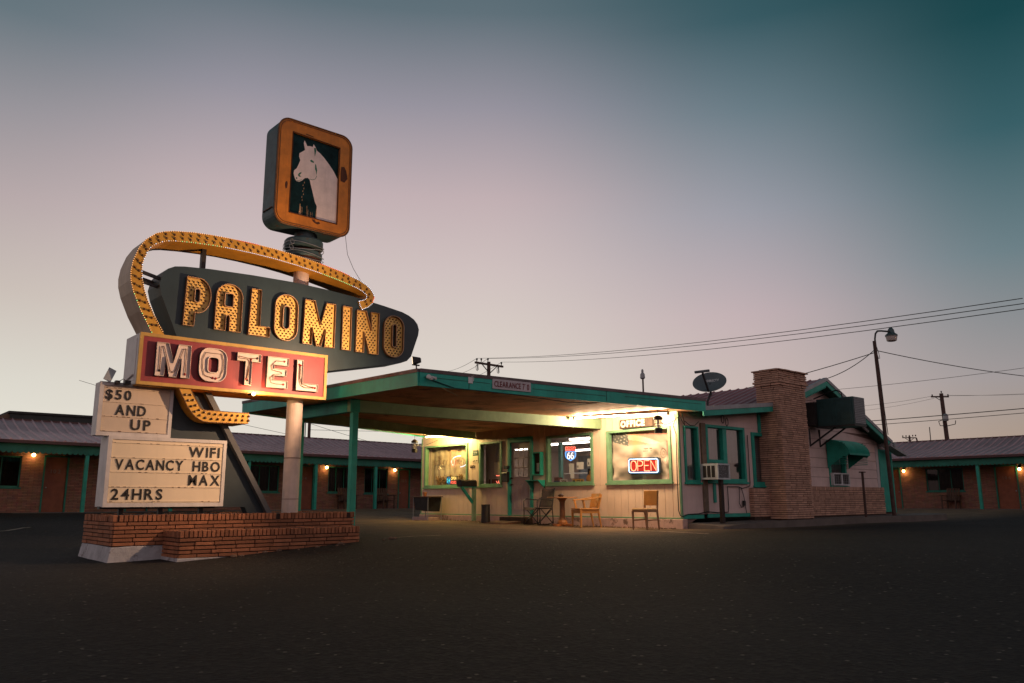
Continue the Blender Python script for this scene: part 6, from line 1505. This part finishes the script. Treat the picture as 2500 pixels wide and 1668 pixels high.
# ------------------------------------------------------------------ motel wings
VAL = mat('dark_green_valance', (.012, .15, .105), .6, .22, 3, .12, 25, streak=.25)
DWIN = glassmat('room_window_glass', (.30, .28, .26), .04)
def wing(label, base, place, L0, L1, wall_d, zt, posts, doors, windows, roofm, ribs=.33):
    """place(u, d, z): u along the wing, d away from the porch front"""
    t = thing('motel_wing', label, 'motel wing', base)
    def bx(mb, u0, u1, d0, d1, z0, z1, z0b=None, z1b=None):
        A = lambda u, d, z: place(u, d, z + zt(u))
        mb.hexa([A(u0, d0, z0), A(u1, d0, z0), A(u1, d1, z0), A(u0, d1, z0)], [A(u0, d0, z1), A(u1, d0, z1), A(u1, d1, z1), A(u0, d1, z1)])
    def quad(mb, u0, u1, p0, p1, th=.03):
        A = lambda u, p, e: place(u, p[0], p[1] + zt(u) + e)
        mb.hexa([A(u0, p0, -th), A(u1, p0, -th), A(u1, p1, -th), A(u0, p1, -th)], [A(u0, p0, 0), A(u1, p0, 0), A(u1, p1, 0), A(u0, p1, 0)])
    E, K, R_, B2 = (0, 2.82), (2.2, 3.26), (3.9, 3.80), (8.5, 2.7)
    mb = MB()
    n = 6
    for i in range(n):
        a, b = L0 + (L1 - L0) * i / n, L0 + (L1 - L0) * (i + 1) / n
        quad(mb, a, b, (-.25, 2.775), K); quad(mb, a, b, K, R_); quad(mb, a, b, R_, B2)
    rf = mb.build('roof', roofm, t)
    mb = MB(); u = L0
    while u < L1:
        for p, q in (((-.25, 2.775), K), (K, R_)):
            A = lambda uu, pp, e: place(uu, pp[0], pp[1] + zt(uu) + e)
            mb.hexa([A(u, p, 0), A(u + .10, p, 0), A(u + .10, q, 0), A(u, q, 0)], [A(u + .035, p, .045), A(u + .065, p, .045), A(u + .065, q, .045), A(u + .035, q, .045)])
        u += ribs
    mb.build('roof_rib', roofm, rf)
    mb = MB()
    for i in range(n):
        a, b = L0 + (L1 - L0) * i / n, L0 + (L1 - L0) * (i + 1) / n
        bx(mb, a, b, -.27, -.20, 2.66, 2.765); bx(mb, a, b, 3.82, 3.98, 3.77, 3.83)
    mb.build('gutter', mat('dark_maroon_gutter', (.075, .03, .032), .5, .2, 3), t)
    mb = MB()
    for i in range(n):
        a, b = L0 + (L1 - L0) * i / n, L0 + (L1 - L0) * (i + 1) / n
        bx(mb, a, b, -.06, .0, 2.40, 2.66)
    u = L0
    while u < L1:
        bx(mb, u, u + .15, -.062, -.03, 2.365, 2.405); bx(mb, u + .03, u + .12, -.061, -.03, 2.335, 2.366); u += .17
    mb.build('valance', VAL, t)
    mb = MB(); bx(mb, L0, L1, .0, wall_d, 2.48, 2.52); mb.build('porch_ceiling', mat('porch_ceiling', (.10, .06, .04), .8, .2), t)
    # wall with openings
    zw = .28
    lp = [[(L0, zw), (L1, zw), (L1, 2.5), (L0, 2.5)]] + [[(a, c), (a, d), (b, d), (b, c)] for a, b, c, d in [(p, q, zw + .03, 2.36) for p, q, _ in doors] + windows]
    mb = MB(); mb.prism(lp, lambda u, v, d: place(u, wall_d + d, v + zt(u)), 0, .2); mb.build('wall', BRKW, t)
    mb = MB(); bx(mb, L0, L1, wall_d + .5, wall_d + .55, zw, 2.5); mb.build('room_back', mat('room_dark', (.02, .016, .014), .9, .2), t)
    for p, q, num in doors:
        mb = MB(); bx(mb, p + .06, q - .06, wall_d + .03, wall_d + .07, zw + .03, 2.30); D = mb.build('door', DOORB, t)
        mb = MB(); A = lambda u, v, d: place(u, wall_d + .024 + d, v + zt(u))
        sgn = (lambda a, b: (b, a)) if place(1, 0, 0)[1] > .5 and place(1, 0, 0)[0] != 1 else (lambda a, b: (a, b))
        m = (p + q) / 2; a, b = sgn(m - .16, m + .16)
        text(mb, num, a, b, 1.72, 1.86, A, .006, .01); mb.build('room_number', mat('dull_number', (.20, .15, .11), .6, .1), D)
        mb = MB(); bx(mb, p, p + .055, wall_d - .03, wall_d + .08, zw, 2.36); bx(mb, q - .055, q, wall_d - .03, wall_d + .08, zw, 2.36); bx(mb, p, q, wall_d - .03, wall_d + .08, 2.30, 2.36); mb.build('door_frame', VAL, t)
        mb = MB(); hp = place(p + .14, wall_d, 1.2 + zt(p)); mb.ball(hp, .03, 8, 5); mb.build('door_handle', GREYM, D)
    for a, b, c, d in windows:
        mb = MB(); bx(mb, a - .05, b + .05, wall_d - .04, wall_d + .02, c - .06, c); bx(mb, a, b, wall_d + .04, wall_d + .09, c, c + .05); bx(mb, a, b, wall_d + .04, wall_d + .09, d - .05, d); bx(mb, a, a + .05, wall_d + .04, wall_d + .09, c, d); bx(mb, b - .05, b, wall_d + .04, wall_d + .09, c, d)
        for k in (1, 2): u = a + (b - a) * k / 3; bx(mb, u - .015, u + .015, wall_d + .04, wall_d + .08, c, d)
        w = mb.build('window', VAL, t)
        mb = MB(); A = lambda u, v: place(u, wall_d + .07, v + zt(u)); mb.add([A(a, c), A(b, c), A(b, d), A(a, d)], [(0, 1, 2, 3)]); mb.build('pane', DWIN, w)
        mb = MB(); vs = []; nn = 30
        for i in range(nn + 1):
            u = a + (b - a) * i / nn
            for v in (c, d): vs.append(place(u, wall_d + .22 + .03 * sin(i * 1.9), v + zt(u)))
        mb.add(vs, [(2 * i, 2 * i + 2, 2 * i + 3, 2 * i + 1) for i in range(nn)]); mb.build('curtain', mat('dim_curtain', (.10, .075, .06), .9, .3, 3), w)
    for u in posts:
        mb = MB(); bx(mb, u - .06, u + .06, -.02, .10, .2, 2.42); mb.build('post', GREEN, t)
    return t
PW = lambda u, d, z: (u, 32.0 + d, z)
PR = lambda u, d, z: (40.0 + d, u, z)
zW = lambda u: -.0095 * (u - 5)
zR = lambda u: -.175
wing('long brick motel wing with mauve metal roof running behind the sign', (18, 32, .3), PW, 0, 37, 1.4, zW, [4.75, 7.80, 10.85, 13.85, 16.87, 19.87, 22.9, 25.9],
     [(6.72, 7.55, '102'), (9.6, 10.45, '103'), (16.5, 17.5, '104'), (21.98, 22.68, '105')], [(4.2, 6.02, 1.20, 2.3), (11.2, 13.0, 1.2, 2.3), (14.5, 15.85, 1.16, 2.3), (18.22, 19.46, 1.18, 2.34), (20.12, 21.40, 1.16, 2.34)], ROOFM)
wing('brick motel wing with mauve metal roof standing behind the right end of the office', (40, 14, .2), PR, -3, 24, 1.4, zR, [7.6, 13.72],
     [(17.75, 18.6, '107'), (12.55, 13.5, '106'), (5.5, 6.4, '108')], [(14.85, 16.55, 1.22, 2.3), (8.2, 9.8, 1.22, 2.3)], ROOFM)
# wall lamps
for (x, y, z, lab) in ((6.34, 33.38, 2.33, 'lit wall lamp on the brick pier left of the vacancy board'), (18.05, 33.38, 2.16, 'lit wall lamp between door 104 and the curtained window of the long wing'), (21.70, 33.38, 2.12, 'lit wall lamp on the pale brick pier beside door 105 nearest the office'),
                       (41.38, 17.52, 2.03, 'lit wall lamp of the right wing close to the green side door of the office'), (41.38, 12.42, 1.98, 'lit wall lamp of the right wing at the right edge of the view')):
    t = thing('wall_lamp', lab, 'wall lamp', (x, y, z), 0, 'lit wall lamps on the motel wings')
    dx, dy = (0, -.12) if y > 30 else (-.12, 0)
    mb = MB(); mb.bar((x, y, z + .13), (x + dx, y + dy, z + .14), .07, .07); mb.lathe((x + dx, y + dy, z), [(.035, .06), (.06, .07), (.06, .16), (.03, .19)], 10); mb.build('fitting', BLACK, t)
    mb = MB(); mb.ball((x + dx, y + dy, z + .005), .062, 10, 8); mb.build('bulb', BULBON, t, smooth=True)
    lamp('POINT', 'wall_lamp_light', (x + dx * 1.2, y + dy * 1.2, z - .06), 5 if y > 30 else 5, (1, .56, .20), .05)
# porch chairs
for (x, y, z, rz, lab) in ((19.0, 33.0, .31, 0, 'dark wooden porch chair under the curtained window of the long wing'), (21.05, 33.0, .31, 0, 'dark wooden porch chair below the narrow window left of door 105'), (41.0, 15.35, .225, -pi / 2, 'dark wooden porch chair standing in the shade of the right wing')):
    t = thing('porch_chair', lab, 'porch chair', (x, y, z), rz, 'wooden chairs on the motel porches'); P = lmesh(t)
    for sx in (-1, 1):
        tube_leg(P, t, 'leg', (sx * .30, -.30, 0), (sx * .30, -.30, .60), .06, .06, WOODD); tube_leg(P, t, 'leg', (sx * .28, .28, 0), (sx * .28, .30, .45), .06, .06, WOODD)
        mb = MB(); mb.box(sx * .33 - .06, sx * .33 + .06, -.36, .30, .60, .63); P(mb, 'arm', WOODD)
    mb = MB()
    for k in range(5): mb.box(-.30, .30, -.32 + k * .12, -.22 + k * .12, .38 - k * .012, .40 - k * .012)
    P(mb, 'seat', WOODD)
    mb = MB()
    for k in range(5): mb.hexa([(-.29 + k * .12, .22, .36), (-.19 + k * .12, .22, .36), (-.19 + k * .12, .245, .36), (-.29 + k * .12, .245, .36)], [(-.30 + k * .124, .40, .95), (-.20 + k * .124, .40, .95), (-.20 + k * .124, .425, .95), (-.30 + k * .124, .425, .95)])
    P(mb, 'backrest', WOODD)
# flat roofed building beyond the long wing, and the row across the street (mirrored in the side windows)
t = thing('flat_building', 'dark flat roofed building rising behind the left end of the long wing', 'building', (10, 48, 0))
mb = MB(); mb.box(7.9, 14.5, 48, 60, 0, 5.15); mb.build('wall', mat('dark_stucco', (.045, .05, .048), .9, .2, 2), t); mb = MB(); mb.box(7.8, 14.6, 47.9, 60.1, 5.15, 5.26); mb.build('parapet', mat('dark_parapet', (.05, .048, .046), .9, .2, 2), t)
mb = MB(); mb.hexa([(6.7, 48.2, 0), (7.9, 48.2, 0), (7.9, 58, 0), (6.7, 58, 0)], [(6.7, 48.2, 4.6), (7.9, 48.2, 5.2), (7.9, 58, 5.2), (6.7, 58, 4.6)]); mb.build('side_lean_to', mat('tan_stucco', (.20, .13, .09), .9, .2, 2), t)
t = thing('street_row', 'low dark building across the street mirrored in the side windows', 'building', (25, -40, 0))
mb = MB(); mb.box(-5, 75, -52, -40, -.3, 6.3); mb.build('wall', mat('far_wall', (.03, .028, .027), .9, .2, 2), t)
mb = MB(); mb.box(-5.2, 75.2, -52.2, -39.8, 6.3, 6.7); mb.build('parapet', MATS['dark_parapet'], t)
mb = MB()
for x in (33, 35, 42.5): mb.ball((x, -39.8, 2.0), .22, 8, 6)
mb.build('lit_lamp', BULBON, t)
# ------------------------------------------------------------------ poles and wires
def wire(a, b, sag, label, r=.011, n=14, group='overhead wires'):
    A, B = Vector(a), Vector(b); P = []
    for i in range(n + 1):
        s = i / n; p = A.lerp(B, s); P.append((p.x, p.y, p.z - 4 * sag * s * (1 - s)))
    mb = MB(); mb.tube(P, r, 4); return tag(mb.build('overhead_wire', WIRE), label, 'wire', group)
t = thing('utility_pole', 'brown wooden utility pole with a braced crossarm rising behind the carport roof', 'utility pole', (31.5, 38, 0))
mb = MB(); mb.tube([(31.5, 38, 0), (31.5, 38, 9.12)], [.15, .11], 12); mb.build('shaft', POLEB, t)
mb = MB(); mb.bar((30.42, 38, 8.97), (32.66, 38, 8.94), .11, .12); CA = mb.build('crossarm', POLEB, t)
mb = MB(); mb.bar((30.88, 37.92, 8.92), (31.5, 37.92, 8.38), .035, .05); mb.bar((32.12, 37.92, 8.90), (31.5, 37.92, 8.38), .035, .05); mb.build('brace', DARK, CA)
for x, z in ((30.55, 9.06), (30.9, 9.10), (31.43, 9.16), (32.53, 9.04)):
    mb = MB(); mb.lathe((x, 38, z), [(.02, -.06), (.03, .06), (.06, .10), (.055, .15), (.02, .19)], 8); mb.build('insulator', DARK, CA)
for x in (30.5, 32.18):
    mb = MB(); mb.tube([(x, 37.9, 8.88), (x - .1, 37.9, 8.7), (x - .06, 37.9, 8.48), (x + .05, 37.9, 8.46)], .018, 5); mb.cyl((x + .03, 37.9, 8.85), (x + .06, 37.9, 8.5), .035, 7); mb.build('cutout', DARK, CA)
for k, (sx_, sz, ez) in enumerate(((30.55, 9.24, 5.42), (31.43, 9.33, 5.30), (32.53, 9.22, 5.18))):
    wire((sx_, 38, sz), (21.7 + (k - 1) * .05, 6, ez), .35, 'line from the crossarm pole to the upper right corner, %s of three' % ('highest', 'middle', 'lowest')[k], .012)
    wire((sx_, 38, sz), (44.0 + k * .9, 62, 12.9 - k * .5), .5, 'line leaving the crossarm pole to the left towards the sign, %s of three' % ('highest', 'middle', 'lowest')[k], .012)
t = thing('utility_pole', 'dark utility pole with a transformer rising over the right wing roof', 'utility pole', (71.4, 26.5, 0))
mb = MB(); mb.tube([(71.4, 26.42, 0), (71.4, 26.62, 9.35)], [.2, .15], 10); mb.build('shaft', POLEB, t)
mb = MB(); mb.bar((71.4, 27.45, 9.15), (71.4, 26.05, 9.02), .1, .12); CA = mb.build('crossarm', POLEB, t)
mb = MB()
for y, z in ((27.35, 9.2), (26.6, 9.42), (26.1, 9.1)): mb.ball((71.4, y, z + .06), .06, 6, 4, (1, 1, 1.6))
mb.build('insulator', DARK, CA); mb = MB(); mb.bar((71.3, 27.1, 9.08), (71.3, 26.63, 8.72), .04, .05); mb.build('brace', DARK, CA)
mb = MB(); mb.lathe((71.1, 26.35, 7.0), [(.16, 0), (.2, .05), (.2, .5), (.1, .6)], 12); mb.build('transformer', GREYM, t)
mb = MB(); mb.tube([(71.3, 26.45, 7.2), (71.0, 26.9, 7.0), (71.1, 26.85, 6.65), (71.3, 26.4, 6.6), (71.2, 25.7, 6.7), (71.2, 25.65, 7.0)], .035, 5); mb.build('cable_loop', DARK, t)
wire((71.4, 27.35, 9.2), (71, 42, 9.6), .5, 'thin upper line running left from the transformer pole', .014); wire((71.4, 26.1, 9.1), (71.4, 5, 9.1), .5, 'thin upper line running right from the transformer pole', .014)
wire((71.4, 27.2, 9.0), (71, 42, 9.1), .6, 'second thin line running left from the transformer pole', .012); wire((71.4, 26.6, 9.2), (71.4, 5, 8.7), .5, 'second thin line running right from the transformer pole', .012)
wire((59.5, 34, 6.40), (60, 5, 6.75), .15, 'heavy dark cable crossing low behind the right wing, upper of two', .035); wire((59.5, 34, 6.06), (60, 5, 6.44), .12, 'heavy dark cable crossing low behind the right wing, lower of two', .026)
wire((45, 27, 7.1), (45, 8, 7.25), .25, 'thin line crossing the sky above the evaporative cooler to the right edge', .013)
t = thing('utility_pole', 'small distant utility pole with crossarm just right of the gable', 'utility pole', (180, 74.5, 0))
mb = MB(); mb.cyl((180, 74.5, 0), (180, 74.5, 13.9), .22, 8); mb.build('shaft', POLEB, t)
mb = MB(); mb.bar((180, 76.0, 13.7), (180, 73.1, 13.5), .2, .2); mb.bar((180, 75.4, 13.55), (180, 74.5, 12.8), .1, .1); mb.bar((180, 73.6, 13.5), (180, 74.5, 12.8), .1, .1); mb.bar((180, 73.1, 13.5), (180, 72.9, 12.5), .2, .25)
for y in (75.9, 75.2, 74.5, 73.8, 73.2): mb.ball((180, y, 14.0), .14, 6, 4, (1, 1, 1.5))
mb.build('crossarm', POLEB, t)
simple(MB().tube([(60, 23.42, 0), (60, 23.39, 5.67)], .03, 6), 'antenna_mast', 'bare thin antenna mast rising between the two poles over the right wing', 'antenna', DARK)
for pts, r, lab in (([(13.62, 40, 0), (13.56, 40, 4.64)], .035, 'thin pipe mast with a side arm left of the yellow arrow tail'), ([(13.92, 40, 0), (13.86, 40, 4.49)], .06, 'short brown post right beside the thin pipe mast over the long wing'), ([(20.58, 40, 0), (20.55, 40, 6.4)], .085, 'brown post seen between the pale sign pole and the green carport post')):
    mb = MB(); mb.tube(pts, r, 8)
    if r == .035: mb.tube([(13.2, 40, 4.60), (13.95, 40, 4.60)], .02, 5)
    tag(mb.build('mast', POLEB), lab, 'mast')
simple(MB().tube([(20.33, 40, 0), (20.33, 40, 6.4)], .025, 6), 'guy_pipe', 'thin grey pipe standing just left of the brown post over the long wing', 'pipe', DARK)
wire((20.55, 40, 4.45), (33, 40, 5.0), .05, 'thin wire from the brown post passing under the carport roof', .014); wire((20.55, 40, 4.8), (31, 44, 3.6), .1, 'thin wire dropping from the brown post behind the carport', .012); wire((10, 44, 6.6), (22, 40, 3.8), .2, 'thin wire dropping left to right behind the arrow tail', .012); wire((34, 38, 6.0), (24, 36.2, 3.4), .1, 'service wire rising from the long wing ridge under the carport', .014)
t = thing('yard_light', 'small floodlight on a thin pole beyond the carport roof', 'yard light', (36.6, 30, 0))
mb = MB(); mb.cyl((36.6, 30, 0), (36.6, 30, 7.8), .05, 8); mb.build('shaft', POLEB, t)
mb = MB(); mb.lathe((36.58, 30, 7.62), [(.10, 0), (.15, .06), (.13, .30), (.07, .36), (.07, .52), (.03, .58)], 12); mb.build('lamp_head', GREYM, t)
t = thing('lamp_pole', 'leaning dark lamp pole with a hooked arm and bell shaped lamp beside the office', 'lamp pole', (24.75, 10.9, .2))
mb = MB(); mb.tube([(24.75, 10.9, .15), (24.47, 10.9, 5.47)], [.06, .052], 12); mb.build('shaft', POLEB, t)
mb = MB(); mb.tube([(24.50, 10.9, 5.3), (24.53, 10.9, 5.55), (24.60, 10.9, 5.72), (24.75, 10.9, 5.82), (25.0, 10.9, 5.86), (25.6, 10.9, 5.92)], .028, 8); mb.build('arm', DARK, t, smooth=True)
mb = MB(); mb.lathe((25.72, 10.9, 5.62), [(.08, .14), (.185, .16), (.185, .21), (.11, .27), (.09, .38), (.06, .42), (.035, .46)], 16); L_ = mb.build('lamp_hood', TEALBOX, t)
mb = MB(); mb.lathe((25.72, 10.9, 5.62), [(.11, .0), (.15, .02), (.175, .155), (.10, .16)], 16); mb.build('lamp_glass', mat('pale_lamp_glass', (.50, .44, .40), .4, .1), L_)
mb = MB(); mb.tube([(24.51, 10.88, 5.35), (24.6, 10.88, 4.6), (24.68, 10.88, 3.4), (24.78, 10.88, 2.6)], .012, 5); mb.tube([(24.55, 10.88, 5.3), (24.66, 10.88, 5.1), (24.7, 10.88, 4.95), (24.62, 10.88, 4.93), (24.55, 10.88, 5.05)], .009, 5); mb.build('cable', WIRE, t)
wire((24.50, 10.9, 5.12), (20.5, 19.0, 3.6), .25, 'service cable from the lamp pole passing behind the chimney', .014); wire((24.50, 10.9, 5.22), (22.3, 11.8, 4.1), .16, 'service cable from the lamp pole to the gable peak', .012)
wire((24.52, 10.9, 5.18), (33, 7.2, 4.55), .15, 'cable leaving the lamp pole towards the right edge', .013)
wire((20.5, 19.0, 3.6), (15.5, 14, 3.05), .1, 'cable lying low from the chimney over the office roof', .012)
mb = MB()
for x, y in ((16.5, 31.9), (17.3, 29.6)): pass
mb.box(23.55, 24.0, 25.0, 25.3, .18, .23); mb.box(23.6, 23.7, 25.05, 25.2, .23, .30)
tag(mb.build('scrap_paper', PAPER), 'scrap of pale paper lying on the yard behind the carport', 'scrap')
